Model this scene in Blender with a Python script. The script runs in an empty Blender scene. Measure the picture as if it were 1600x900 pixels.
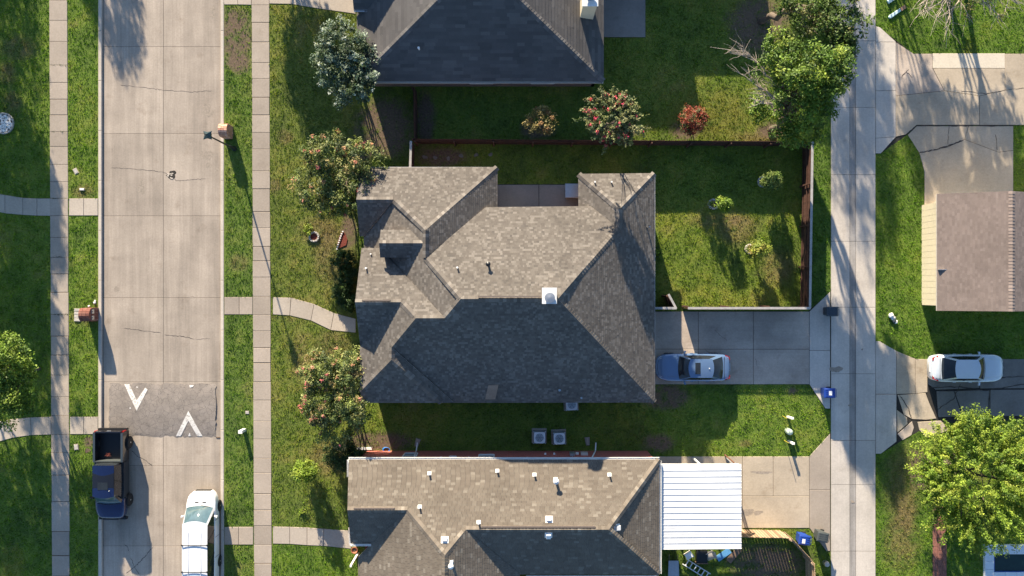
import bpy, bmesh, math, random
import numpy as np
from mathutils import Vector
random.seed(7)
rng = np.random.default_rng(7)
scene = bpy.context.scene
C = scene.collection
# ---------------------------------------------------------------- camera, sky, sun, exposure
H = 54.0            # drone height above the ground, metres
PXM = 23.5          # photograph pixels per metre on the ground
cam = bpy.data.cameras.new('camera'); cam_o = bpy.data.objects.new('camera', cam); C.objects.link(cam_o)
cam_o.location = (0, 0, H); cam_o.rotation_euler = (0, 0, 0)
cam.sensor_width = 36.0; cam.lens = 36.0*H*PXM/1600.0; cam.clip_end = 2000.0
scene.camera = cam_o
SUN_E = math.radians(18.3)
SUN_D = Vector((-0.276*math.cos(SUN_E), 0.961*math.cos(SUN_E), math.sin(SUN_E))).normalized()
world = bpy.data.worlds.new('World'); scene.world = world; world.use_nodes = True
wn = world.node_tree.nodes; wl = world.node_tree.links
sky = wn.new('ShaderNodeTexSky'); sky.sky_type = 'NISHITA'; sky.sun_disc = False
sky.sun_elevation = SUN_E; sky.sun_rotation = math.atan2(SUN_D.x, SUN_D.y)
sky.air_density = 1.0; sky.dust_density = 0.6; sky.ozone_density = 3.5
wl.new(sky.outputs[0], wn['Background'].inputs[0]); wn['Background'].inputs[1].default_value = 0.082
sd = bpy.data.lights.new('sun', 'SUN'); sd.energy = 5.0; sd.angle = math.radians(0.55); sd.color = (1.0, 0.86, 0.66)
sun = bpy.data.objects.new('sun', sd); C.objects.link(sun)
sun.rotation_euler = (-SUN_D).to_track_quat('-Z', 'Y').to_euler()
scene.view_settings.view_transform = 'Standard'; scene.view_settings.look = 'None'
scene.view_settings.exposure = 1.52; scene.view_settings.gamma = 1.0; scene.view_settings.use_curve_mapping = False

# ---------------------------------------------------------------- helpers
def P(px, py, z=0.0):
    k = (1-z/H)/PXM
    return Vector(((px-800)*k, (450-py)*k, z))
def G(px, py):
    return ((px-800)/PXM, (450-py)/PXM)
def tag(o, label, cat, group=None):
    o['label'] = label; o['category'] = cat
    if group: o['group'] = group
    return o
def thing(name, label, cat, loc=(0, 0, 0), rz=0.0, group=None):
    o = bpy.data.objects.new(name, None); C.objects.link(o); o.empty_display_size = 0.2
    o.location = loc; o.rotation_euler = (0, 0, rz)
    return tag(o, label, cat, group)
def link(name, me, mat, parent=None, loc=None, rz=None):
    o = bpy.data.objects.new(name, me); C.objects.link(o)
    if mat is not None and not me.materials: me.materials.append(mat)
    if parent is not None: o.parent = parent
    if loc is not None: o.location = loc
    if rz is not None: o.rotation_euler = (0, 0, rz)
    return o
def structure(o):
    o['kind'] = 'structure'; return o
def stuff(o):
    o['kind'] = 'stuff'; return o
def copy_tree(o, parent=None):
    c = o.copy(); C.objects.link(c); c.parent = parent
    for ch in list(o.children): copy_tree(ch, c)
    return c

class MB:
    """collects polygons; build() links them as one mesh object"""
    def __init__(s): s.v = []; s.f = []; s.c = []; s.col = None
    def poly(s, pts, col=None):
        i = len(s.v); s.v += [tuple(p) for p in pts]; s.f.append(tuple(range(i, i+len(pts)))); s.c.append(col); return s
    def box(s, x0, x1, y0, y1, z0, z1, col=None):
        return s.hexa([(x0,y0,z0),(x1,y0,z0),(x1,y1,z0),(x0,y1,z0)], [(x0,y0,z1),(x1,y0,z1),(x1,y1,z1),(x0,y1,z1)], col)
    def hexa(s, a, b, col=None):
        n = len(a); i = len(s.v); s.v += [tuple(p) for p in a]+[tuple(p) for p in b]
        s.f.append(tuple(i+k for k in reversed(range(n)))); s.f.append(tuple(i+n+k for k in range(n)))
        for k in range(n):
            j = (k+1) % n; s.f.append((i+k, i+j, i+n+j, i+n+k))
        s.c += [col]*(n+2); return s
    def prism(s, poly, z0, z1, ch=0.0, col=None):
        """poly: ccw list of xy; ch: chamfer width at the top edge"""
        a = sum((p[0]*q[1]-q[0]*p[1]) for p, q in zip(poly, poly[1:]+poly[:1]))
        if a < 0: poly = poly[::-1]
        if ch <= 0: return s.hexa([(x,y,z0) for x,y in poly], [(x,y,z1) for x,y in poly], col)
        n = len(poly); ins = []
        for k in range(n):
            p0 = Vector(poly[k-1]).to_2d(); p1 = Vector(poly[k]).to_2d(); p2 = Vector(poly[(k+1)%n]).to_2d()
            d1 = (p1-p0).normalized(); d2 = (p2-p1).normalized()
            n1 = Vector((-d1.y, d1.x)); n2 = Vector((-d2.y, d2.x)); m = n1+n2
            m = m/max(0.3, m.dot(n1)) if m.length > 1e-6 else n1
            ins.append(p1+m*ch)
        i = len(s.v)
        s.v += [(x,y,z0) for x,y in poly]+[(x,y,z1-ch) for x,y in poly]+[(p.x,p.y,z1) for p in ins]
        s.f.append(tuple(i+k for k in reversed(range(n)))); s.f.append(tuple(i+2*n+k for k in range(n))); s.c += [col]*2
        for r in range(2):
            for k in range(n):
                j = (k+1)%n; s.f.append((i+r*n+k, i+r*n+j, i+(r+1)*n+j, i+(r+1)*n+k)); s.c.append(col)
        return s
    def tube(s, pts, rad, n=8, col=None, cap=True):
        pts = [Vector(p) for p in pts]
        if not hasattr(rad, '__len__'): rad = [rad]*len(pts)
        base = len(s.v); up = None
        for k, p in enumerate(pts):
            d = (pts[min(k+1, len(pts)-1)]-pts[max(k-1, 0)]).normalized()
            if up is None: up = Vector((0,0,1)) if abs(d.z) < .9 else Vector((1,0,0))
            a = d.cross(up).normalized(); b = a.cross(d).normalized(); up = b
            for j in range(n):
                t = 2*math.pi*j/n; s.v.append(tuple(p+(a*math.cos(t)+b*math.sin(t))*rad[k]))
        for k in range(len(pts)-1):
            for j in range(n):
                j2 = (j+1)%n; s.f.append((base+k*n+j2, base+k*n+j, base+(k+1)*n+j, base+(k+1)*n+j2)); s.c.append(col)
        if cap:
            s.f.append(tuple(base+j for j in range(n))); s.f.append(tuple(base+(len(pts)-1)*n+j for j in reversed(range(n)))); s.c += [col]*2
        return s
    def lathe(s, prof, n=16, cx=0, cy=0, col=None, axis='z'):
        base = len(s.v)
        for r, z in prof:
            for j in range(n):
                t = 2*math.pi*j/n; q = (r*math.cos(t), r*math.sin(t))
                s.v.append((cx+q[0], cy+q[1], z) if axis == 'z' else (cx+q[0], z, cy+q[1]))
        for k in range(len(prof)-1):
            for j in range(n):
                j2 = (j+1)%n; s.f.append((base+k*n+j, base+k*n+j2, base+(k+1)*n+j2, base+(k+1)*n+j)); s.c.append(col)
        s.f.append(tuple(base+j for j in reversed(range(n)))); s.f.append(tuple(base+(len(prof)-1)*n+j for j in range(n))); s.c += [col]*2
        return s
    def grid(s, fn, nu, nv, col=None):
        base = len(s.v)
        for i in range(nu+1):
            for j in range(nv+1): s.v.append(tuple(fn(i/nu, j/nv)))
        for i in range(nu):
            for j in range(nv):
                a = base+i*(nv+1)+j; s.f.append((a, a+nv+1, a+nv+2, a+1)); s.c.append(col)
        return s
    def mesh(s, name, smooth=False):
        me = bpy.data.meshes.new(name); me.from_pydata(s.v, [], s.f)
        if any(c is not None for c in s.c):
            at = me.color_attributes.new('Col', 'FLOAT_COLOR', 'CORNER')
            arr = []
            for f, c in zip(s.f, s.c): arr += list((*(c or (1,1,1)), 1.0))*len(f)
            at.data.foreach_set('color', arr)
        if smooth: me.polygons.foreach_set('use_smooth', [True]*len(me.polygons))
        me.validate(); me.update(); return me
    def build(s, name, mat, parent=None, smooth=False, loc=None, rz=None):
        return link(name, s.mesh(name, smooth), mat, parent, loc, rz)

def fast_mesh(name, V, F, colv=None, smooth=False):
    """V (n,3); F (m,k) ints; colv (n,3) colour for each vertex"""
    me = bpy.data.meshes.new(name); m, k = F.shape
    me.vertices.add(len(V)); me.vertices.foreach_set('co', np.ascontiguousarray(V, dtype=np.float32).ravel())
    me.loops.add(m*k); me.loops.foreach_set('vertex_index', np.ascontiguousarray(F, dtype=np.int32).ravel())
    me.polygons.add(m); me.polygons.foreach_set('loop_start', np.arange(0, m*k, k, dtype=np.int32))
    me.polygons.foreach_set('loop_total', np.full(m, k, dtype=np.int32))
    if smooth: me.polygons.foreach_set('use_smooth', np.ones(m, dtype=bool))
    me.update(calc_edges=True)
    if colv is not None:
        at = me.color_attributes.new('Col', 'FLOAT_COLOR', 'POINT')
        at.data.foreach_set('color', np.concatenate([colv, np.ones((len(colv), 1))], 1).astype(np.float32).ravel())
    return me
def vnoise(x, y, seed=0):
    """smooth value noise, numpy, 0..1"""
    x = np.asarray(x, float); y = np.asarray(y, float)
    def h(i, j):
        n = (i*374761393 + j*668265263 + seed*974711) & 0x7fffffff
        n = ((n ^ (n >> 13))*1274126177) & 0x7fffffff
        return ((n ^ (n >> 16)) & 0xffff)/65535.0
    xi = np.floor(x).astype(np.int64); yi = np.floor(y).astype(np.int64); fx = x-xi; fy = y-yi
    fx = fx*fx*(3-2*fx); fy = fy*fy*(3-2*fy)
    return (h(xi,yi)*(1-fx)+h(xi+1,yi)*fx)*(1-fy)+(h(xi,yi+1)*(1-fx)+h(xi+1,yi+1)*fx)*fy
def fbm(x, y, seed=0, o=4):
    r = 0; a = .5
    for k in range(o): r = r+a*vnoise(x*2**k, y*2**k, seed+k); a *= .5
    return r/(1-.5**o)

# ---------------------------------------------------------------- materials
def new_mat(name):
    m = bpy.data.materials.new(name); m.use_nodes = True
    return m, m.node_tree.nodes, m.node_tree.links, m.node_tree.nodes['Principled BSDF']
def noise_node(N, L, scale, detail=6, rough=.6, vec=None, world=True, sc=None):
    t = N.new('ShaderNodeTexNoise'); t.inputs['Scale'].default_value = scale; t.inputs['Detail'].default_value = detail
    t.inputs['Roughness'].default_value = rough
    if world:
        g = N.new('ShaderNodeNewGeometry'); src = g.outputs['Position']
        if sc is not None:
            mp = N.new('ShaderNodeVectorMath'); mp.operation = 'MULTIPLY'; mp.inputs[1].default_value = sc; L.new(src, mp.inputs[0]); src = mp.outputs[0]
        L.new(src, t.inputs['Vector'])
    return t
def ramp(N, L, src, stops):
    r = N.new('ShaderNodeValToRGB'); e = r.color_ramp.elements
    while len(e) < len(stops): e.new(0.5)
    for k, (p, c) in enumerate(stops):
        e[k].position = p; e[k].color = (*c, 1) if len(c) == 3 else c
    L.new(src, r.inputs[0]); return r
def mixc(N, L, a, b, fac, mode='MIX'):
    m = N.new('ShaderNodeMix'); m.data_type = 'RGBA'; m.blend_type = mode
    for s, i in ((a, 6), (b, 7), (fac, 0)):
        if hasattr(s, 'links'): L.new(s, m.inputs[i])
        elif i == 0: m.inputs[0].default_value = s
        else: m.inputs[i].default_value = (*s, 1)
    return m.outputs[2]
def gray(v): return (v, v, v)
def plain(name, col, rough=.6, metal=0.0, spec=.5, var=.12, scale=6.0, bump=0.0, coat=0.0):
    m, N, L, B = new_mat(name)
    t = noise_node(N, L, scale)
    r = ramp(N, L, t.outputs[0], [(.3, gray(1-var)), (.7, gray(1+var*.6))])
    L.new(mixc(N, L, col, r.outputs[0], 1.0, 'MULTIPLY'), B.inputs['Base Color'])
    B.inputs['Roughness'].default_value = rough; B.inputs['Metallic'].default_value = metal
    B.inputs['Specular IOR Level'].default_value = spec; B.inputs['Coat Weight'].default_value = coat
    if bump:
        b = N.new('ShaderNodeBump'); b.inputs['Strength'].default_value = bump; b.inputs['Distance'].default_value = .02
        L.new(t.outputs[0], b.inputs['Height']); L.new(b.outputs[0], B.inputs['Normal'])
    return m
def lane_wear(N, L, c):
    g = N.new('ShaderNodeNewGeometry'); s = N.new('ShaderNodeSeparateXYZ'); L.new(g.outputs['Position'], s.inputs[0])
    mr = N.new('ShaderNodeMapRange'); mr.inputs[1].default_value = (157-800)/PXM; mr.inputs[2].default_value = (347-800)/PXM; L.new(s.outputs[0], mr.inputs[0])
    w = ramp(N, L, mr.outputs[0], [(0,gray(.72)),(.045,gray(.98)),(.17,gray(1)),(.30,gray(.90)),(.42,gray(.99)),(.60,gray(1)),(.74,gray(.94)),(.84,gray(.98)),(.93,gray(.84)),(1,gray(.68))]).outputs[0]
    f = ramp(N, L, noise_node(N, L, .5, 5, .6, sc=(1,.35,1)).outputs[0], [(.35,gray(.15)),(.65,gray(1))]).outputs[0]
    return mixc(N, L, c, mixc(N, L, c, w, 1.0, 'MULTIPLY'), f)
def concrete(name, col, mott=.22, streak=0.0, stain=.35, obj_var=.10, stain_col=(.55,.5,.45), scale=.45, axis='y', rough=.9):
    m, N, L, B = new_mat(name)
    big = noise_node(N, L, scale, 8, .62)
    c = mixc(N, L, col, ramp(N, L, big.outputs[0], [(.28, gray(1-mott)), (.72, gray(1+mott*.5))]).outputs[0], 1.0, 'MULTIPLY')
    fine = noise_node(N, L, 9.0, 10, .7)
    c = mixc(N, L, c, ramp(N, L, fine.outputs[0], [(.25, gray(.82)), (.75, gray(1.1))]).outputs[0], 1.0, 'MULTIPLY')
    if streak:
        st = noise_node(N, L, 1.0, 6, .65, sc=(1.1, .07, 1) if axis == 'y' else (.07, 1.1, 1))
        c = mixc(N, L, c, ramp(N, L, st.outputs[0], [(.35, gray(1-streak)), (.65, gray(1.0))]).outputs[0], 1.0, 'MULTIPLY')
        s2 = noise_node(N, L, 1.0, 3, .6, sc=(9, .25, 1) if axis == 'y' else (.25, 9, 1))
        c = mixc(N, L, c, ramp(N, L, s2.outputs[0], [(.3, gray(1-streak*.5)), (.7, gray(1.0))]).outputs[0], 1.0, 'MULTIPLY')
    if stain:
        sn = noise_node(N, L, .8, 7, .7)
        f = ramp(N, L, sn.outputs[0], [(.58, gray(0)), (.74, gray(stain))]).outputs[0]
        c = mixc(N, L, c, mixc(N, L, c, stain_col, 1.0, 'MULTIPLY'), f)
    if name == 'street_concrete': c = lane_wear(N, L, c)
    sp = noise_node(N, L, 38.0, 2, .5)
    c = mixc(N, L, c, mixc(N, L, c, (.45,.43,.4), 1.0, 'MULTIPLY'), ramp(N, L, sp.outputs[0], [(.70, gray(0)), (.78, gray(.8))]).outputs[0])
    oi = N.new('ShaderNodeObjectInfo')
    c = mixc(N, L, c, ramp(N, L, oi.outputs['Random'], [(0, gray(1-obj_var)), (1, gray(1+obj_var*.5))]).outputs[0], 1.0, 'MULTIPLY')
    L.new(c, B.inputs['Base Color']); B.inputs['Roughness'].default_value = rough; B.inputs['Specular IOR Level'].default_value = .25
    b = N.new('ShaderNodeBump'); b.inputs['Strength'].default_value = .35; b.inputs['Distance'].default_value = .006
    L.new(fine.outputs[0], b.inputs['Height']); L.new(b.outputs[0], B.inputs['Normal'])
    return m
def attr_mat(name, rough=.85, var=.2, scale=14.0, transl=0.0, tint=(1,1,1), spec=.3, bump=0.0, big=0.0):
    m, N, L, B = new_mat(name)
    a = N.new('ShaderNodeAttribute'); a.attribute_name = 'Col'
    t = noise_node(N, L, scale, 4, .6)
    c = mixc(N, L, a.outputs['Color'], ramp(N, L, t.outputs[0], [(.3, gray(1-var)), (.7, gray(1+var))]).outputs[0], 1.0, 'MULTIPLY')
    if big: c = mixc(N, L, c, ramp(N, L, noise_node(N, L, .42, 7, .65).outputs[0], [(.3, gray(1-big)), (.7, gray(1+big*.6))]).outputs[0], 1.0, 'MULTIPLY')
    L.new(c, B.inputs['Base Color']); B.inputs['Roughness'].default_value = rough; B.inputs['Specular IOR Level'].default_value = spec
    if bump:
        b = N.new('ShaderNodeBump'); b.inputs['Strength'].default_value = bump; b.inputs['Distance'].default_value = .01
        L.new(noise_node(N, L, 60, 3, .6).outputs[0], b.inputs['Height']); L.new(b.outputs[0], B.inputs['Normal'])
    if transl:
        tr = N.new('ShaderNodeBsdfTranslucent'); mx = N.new('ShaderNodeMixShader'); mx.inputs[0].default_value = transl
        L.new(mixc(N, L, c, (1.25,1.3,.5), 1.0, 'MULTIPLY'), tr.inputs[0])
        L.new(B.outputs[0], mx.inputs[1]); L.new(tr.outputs[0], mx.inputs[2]); L.new(mx.outputs[0], N['Material Output'].inputs[0])
    return m
def brick_mat(name, c1, c2, mortar, vertical='xz'):
    m, N, L, B = new_mat(name)
    g = N.new('ShaderNodeNewGeometry'); sx = N.new('ShaderNodeSeparateXYZ'); L.new(g.outputs['Position'], sx.inputs[0])
    ad = N.new('ShaderNodeMath'); ad.operation = 'ADD'; L.new(sx.outputs[0], ad.inputs[0]); L.new(sx.outputs[1], ad.inputs[1])
    cb = N.new('ShaderNodeCombineXYZ'); L.new(ad.outputs[0], cb.inputs[0]); L.new(sx.outputs[2], cb.inputs[1])
    br = N.new('ShaderNodeTexBrick'); L.new(cb.outputs[0], br.inputs['Vector'])
    br.inputs['Color1'].default_value = (*c1, 1); br.inputs['Color2'].default_value = (*c2, 1); br.inputs['Mortar'].default_value = (*mortar, 1)
    br.inputs['Scale'].default_value = 1.0; br.inputs['Brick Width'].default_value = .22; br.inputs['Row Height'].default_value = .075; br.inputs['Mortar Size'].default_value = .008
    t = noise_node(N, L, 5.0)
    L.new(mixc(N, L, br.outputs['Color'], ramp(N, L, t.outputs[0], [(.3, gray(.75)), (.7, gray(1.1))]).outputs[0], 1.0, 'MULTIPLY'), B.inputs['Base Color'])
    B.inputs['Roughness'].default_value = .9
    b = N.new('ShaderNodeBump'); b.inputs['Strength'].default_value = .6; b.inputs['Distance'].default_value = .01; b.invert = True
    L.new(br.outputs['Fac'], b.inputs['Height']); L.new(b.outputs[0], B.inputs['Normal'])
    return m
def glass_mat(name, col=(.02,.025,.03)):
    m, N, L, B = new_mat(name)
    t = noise_node(N, L, 3.0)
    L.new(mixc(N, L, col, ramp(N, L, t.outputs[0], [(.3, gray(.8)), (.7, gray(1.2))]).outputs[0], 1.0, 'MULTIPLY'), B.inputs['Base Color'])
    B.inputs['Roughness'].default_value = .04; B.inputs['Specular IOR Level'].default_value = .6
    return m
def worn_paint():
    m, N, L, B = new_mat('worn_road_paint')
    f = ramp(N, L, noise_node(N, L, 7.0, 8, .75).outputs[0], [(.40, gray(0)), (.47, gray(1))]).outputs[0]
    c = mixc(N, L, (.33,.30,.27), (.74,.71,.66), f); c = mixc(N, L, c, ramp(N, L, noise_node(N, L, 1.5, 5, .6).outputs[0], [(.3, gray(.8)), (.7, gray(1.05))]).outputs[0], 1.0, 'MULTIPLY')
    L.new(c, B.inputs['Base Color']); B.inputs['Roughness'].default_value = .85; return m
def asphalt_mat():
    m, N, L, B = new_mat('cracked_asphalt')
    c = mixc(N, L, (.27,.235,.205), ramp(N, L, noise_node(N, L, 1.3, 8, .7).outputs[0], [(.3, gray(.72)), (.7, gray(1.15))]).outputs[0], 1.0, 'MULTIPLY')
    v = N.new('ShaderNodeTexVoronoi'); v.feature = 'DISTANCE_TO_EDGE'; v.inputs['Scale'].default_value = 2.6
    g = N.new('ShaderNodeNewGeometry'); d = noise_node(N, L, 3.0, 5, .6); ad = N.new('ShaderNodeVectorMath'); ad.operation = 'MULTIPLY_ADD'
    L.new(d.outputs['Color'], ad.inputs[0]); ad.inputs[1].default_value = (.35,.35,.35); L.new(g.outputs['Position'], ad.inputs[2]); L.new(ad.outputs[0], v.inputs['Vector'])
    c = mixc(N, L, c, (.10,.088,.078), ramp(N, L, v.outputs['Distance'], [(0, gray(.85)), (.035, gray(0))]).outputs[0])
    f = noise_node(N, L, 30, 4, .7); c = mixc(N, L, c, ramp(N, L, f.outputs[0], [(.3, gray(.75)), (.7, gray(1.2))]).outputs[0], 1.0, 'MULTIPLY')
    L.new(c, B.inputs['Base Color']); B.inputs['Roughness'].default_value = .95
    b = N.new('ShaderNodeBump'); b.inputs['Strength'].default_value = .7; b.inputs['Distance'].default_value = .02; L.new(f.outputs[0], b.inputs['Height']); L.new(b.outputs[0], B.inputs['Normal'])
    return m
M = dict(
    street=concrete('street_concrete', (.50,.425,.35), .22, .26, .5, .09),
    kerb=concrete('kerb_concrete', (.53,.47,.40), .15, 0, .25, 0),
    gutter=concrete('gutter_concrete', (.33,.29,.25), .25, .2, .5, 0),
    walk=concrete('sidewalk_concrete', (.40,.34,.28), .16, 0, .35, .13),
    path=concrete('path_concrete', (.47,.41,.34), .14, 0, .3, .08),
    alley=concrete('alley_concrete', (.62,.565,.50), .18, .12, .4, .07),
    drive=concrete('driveway_concrete', (.52,.435,.36), .28, .12, .5, .06, axis='x'),
    drive_tan=concrete('tan_driveway_concrete', (.50,.42,.32), .2, .06, .5, .05, (.5,.42,.33), axis='x'),
    drive_new=concrete('new_concrete', (.64,.57,.46), .08, 0, .1, .03),
    drive_dark=concrete('dark_driveway', (.25,.23,.21), .3, .1, .5, .1),
    hump=asphalt_mat(),
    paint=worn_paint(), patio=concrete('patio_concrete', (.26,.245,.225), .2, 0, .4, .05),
    swale=concrete('swale_concrete', (.47,.44,.41), .3, .4, .4, 0), ridge_vent=plain('ridge_vent_plastic', (.17,.135,.11), .8),
    dark=plain('dark_joint', (.03,.027,.024), .95, var=.3),
    crack=plain('crack_filler', (.06,.05,.045), .95, var=.3),
    stain=plain('oil_stain', (.31,.262,.212), .9, var=.3, scale=8),
    sky_glint_glass=glass_mat('windscreen_glass', (.065,.11,.13)),  # blue sky reflection put into the base colour
    shingle=attr_mat('roof_shingle', .93, .14, 40.0, spec=.2, bump=.5, big=.16),
    deck=plain('roof_deck', (.10,.085,.07), .95),
    fascia=plain('fascia_paint', (.55,.50,.44), .6),
    white=plain('white_paint', (.80,.79,.76), .5, var=.06),
    metal=plain('galvanised_metal', (.55,.57,.58), .35, .8, var=.1),
    white_metal=plain('white_metal_roof', (.70,.71,.71), .4, 0, .5, .10, 1.2),
    brick_red=brick_mat('red_brick', (.52,.10,.07), (.42,.085,.06), (.42,.28,.22)),
    brick_tan=brick_mat('brown_brick', (.24,.12,.085), (.19,.10,.075), (.3,.26,.22)),
    siding=plain('cream_siding', (.72,.63,.46), .6, var=.07),
    black=plain('black_plastic', (.012,.012,.013), .45),
    iron=plain('lamp_iron', (.025,.033,.04), .4, .3),
    rubber=plain('tyre_rubber', (.015,.015,.015), .8),
    glass=glass_mat('dark_glass'), pane=glass_mat('window_glass', (.03,.04,.05)),
    bark=plain('tree_bark', (.13,.10,.075), .95, var=.35, scale=9, bump=.6),
    bark_pale=plain('dead_branch_bark', (.40,.34,.28), .95, var=.25, scale=9),
    leaf=attr_mat('leaf_foliage', .6, .15, 6.0, .24, spec=.35),
    petal=attr_mat('flower_petal', .7, .1, 6.0, .3),
    grass=attr_mat('grass_blades', .75, .12, 3.0, .30, spec=.2),
    mulch=plain('red_mulch', (.20,.045,.03), .95, var=.45, scale=30, bump=1.0),
    soil=plain('bare_soil', (.14,.10,.07), .98, var=.35, scale=10, bump=.6),
    wood=attr_mat('fence_wood', .85, .25, 12.0),
    wood_cap=plain('weathered_cap_board', (.36,.345,.33), .8, var=.2, scale=4),
    stone=plain('pale_stone', (.45,.42,.38), .85, var=.3, scale=5, bump=.4),
    blue_bin=plain('blue_bin_plastic', (.012,.05,.28), .45, var=.08),
    grey_bin=plain('grey_bin_plastic', (.055,.065,.065), .55, var=.08),
    dark_bin=plain('dark_bin_plastic', (.035,.05,.065), .5, var=.08),
    dull_stone=plain('dull_stone', (.19,.175,.155), .9, var=.25, scale=6),
    sticker=plain('label_sticker', (.75,.78,.8), .5, var=.04),
    red=plain('red_plastic', (.26,.07,.05), .7), copper=plain('copper_fan_hub', (.28,.12,.06), .5, .3),
    blue_board=plain('blue_painted_board', (.10,.30,.55), .6), brown_board=plain('brown_board', (.20,.13,.09), .8, var=.2),
    hose=plain('blue_hose', (.02,.18,.55), .5), orange=plain('terracotta', (.32,.12,.06), .8),
    yellow=plain('yellow_plastic', (.55,.42,.05), .6), brass=plain('rusty_iron', (.16,.07,.04), .8, .2),
    paver=plain('brick_paver', (.26,.11,.08), .9, var=.25, scale=9),
    coping=plain('pool_coping', (.72,.75,.78), .7, var=.05), water=glass_mat('pool_water', (.012,.035,.03)), tile=plain('pool_tile', (.02,.08,.30), .3),
)
# ---------------------------------------------------------------- ground, street, walks, drives
HARD = []                                    # ground polygons (photo pixels) where no grass grows
DRY = [ # px, py, rx, ry, kind (1 dry straw, 2 bare soil, 3 lush dark, 4 yellow green)
    (370,55,26,45,2),(372,95,20,20,2),(372,410,16,14,1),(430,290,10,14,1),(445,215,16,12,1),(520,400,34,52,1),(500,360,36,26,1),
    (545,430,12,30,1),(600,200,48,50,2),(560,235,30,20,2),(520,540,30,24,1),(515,715,36,30,1),(470,560,14,40,1),(1030,692,26,14,2),(690,245,42,16,2),
    (664,185,16,46,2),(1150,360,34,26,1),(1130,345,60,12,1),(1215,420,30,30,1),(1120,180,70,44,4),(1180,215,40,10,1),(1185,40,50,50,2),(1205,205,26,14,2),(1410,760,30,70,1),
    (1440,730,20,40,2),(1408,850,30,46,1),(1415,800,16,30,1),(1040,620,40,20,2),(560,575,20,30,2),(30,75,28,20,1),(12,115,14,20,1),
    (130,495,22,14,1),(140,690,10,10,2),(590,690,60,16,2),(775,395,20,20,1),(1238,610,8,6,2),(1165,693,12,6,1),
    (1515,100,12,40,4),(1200,880,60,30,2),(20,160,16,20,1),(1400,640,30,12,1),(130,300,20,14,1),(8,560,16,20,1),(20,880,20,30,4),(545,360,14,26,2),(1070,205,24,14,2),(840,205,30,12,2),(960,205,40,12,2)]
def lawn(px, py):
    """colour of the lawn and its share of bare soil at a photo pixel"""
    x = np.asarray(px, float)/PXM; y = np.asarray(py, float)/PXM
    n1 = fbm(x*.35, y*.35, 3); n2 = fbm(x*1.7, y*1.7, 11); n3 = vnoise(x*7, y*7, 23)
    w = (n1*.45+n2*.4+n3*.15)
    dark = np.array([.060,.135,.010]); mid = np.array([.150,.250,.018]); light = np.array([.290,.320,.045])
    t = np.clip((w-.25)/.5, 0, 1)[..., None]
    c = np.where(t < .5, dark+(mid-dark)*t*2, mid+(light-mid)*(t-.5)*2)
    def reg(x0, y0, x1, y1, soft=8): return np.clip((px-x0)/soft+.5, 0, 1)*np.clip((x1-px)/soft+.5, 0, 1)*np.clip((py-y0)/soft+.5, 0, 1)*np.clip((y1-py)/soft+.5, 0, 1)
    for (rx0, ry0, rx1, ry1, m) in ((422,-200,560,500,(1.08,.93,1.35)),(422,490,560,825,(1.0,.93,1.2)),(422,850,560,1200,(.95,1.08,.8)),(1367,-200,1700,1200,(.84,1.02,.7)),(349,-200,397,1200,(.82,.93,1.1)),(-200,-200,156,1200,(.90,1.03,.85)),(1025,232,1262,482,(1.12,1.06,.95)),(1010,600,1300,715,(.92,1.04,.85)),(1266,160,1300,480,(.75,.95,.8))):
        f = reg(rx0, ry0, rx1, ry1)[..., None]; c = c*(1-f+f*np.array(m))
    soil = np.clip((n2*.6+n1*.4-.66)/.15, 0, 1)*.25
    for (a, b, rx, ry, k) in DRY:
        d = ((px-a)/rx)**2+((py-b)/ry)**2
        f = np.clip(1.25-d*(.4+1.1*n2), 0, 1)*np.clip((n2*.7+n3*.5-.22)*2.2, 0, 1)
        if k == 1: c = c*(1-f[..., None]*.7)+np.array([.27,.20,.085])*f[..., None]*.7
        elif k == 2: soil = np.maximum(soil, f)
        elif k == 4: c = c*(1-f[..., None]*.7)+np.array([.25,.235,.03])*f[..., None]*.7
    return c, soil
xs = sorted(set([-9000, -3000, -900, -300] + list(range(-100, 1701, 5)) + [2500, 5000, 11000] + [155.9, 156.1, 347.9, 348.1]))
ys = sorted(set([-9000, -3000, -900, -300] + list(range(-100, 1001, 5)) + [1800, 4000, 9900]))
gx, gy = np.meshgrid(np.array(xs, float), np.array(ys, float), indexing='ij')
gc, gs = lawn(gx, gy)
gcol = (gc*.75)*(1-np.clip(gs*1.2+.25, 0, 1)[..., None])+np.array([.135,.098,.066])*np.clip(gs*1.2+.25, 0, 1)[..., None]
gz = np.where((gx > 156) & (gx < 348), -.22, 0.0)
gV = np.stack([(gx-800)/PXM, (450-gy)/PXM, gz], -1).reshape(-1, 3)
nx, ny = gx.shape; idx = np.arange(nx*ny).reshape(nx, ny)
gF = np.stack([idx[:-1,1:], idx[1:,1:], idx[1:,:-1], idx[:-1,:-1]], -1).reshape(-1, 4)
ground_mat = attr_mat('lawn_soil', .97, .35, 8.0, bump=.8)
structure(link('ground', fast_mesh('ground', gV, gF, gcol.reshape(-1, 3)), ground_mat))

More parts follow.
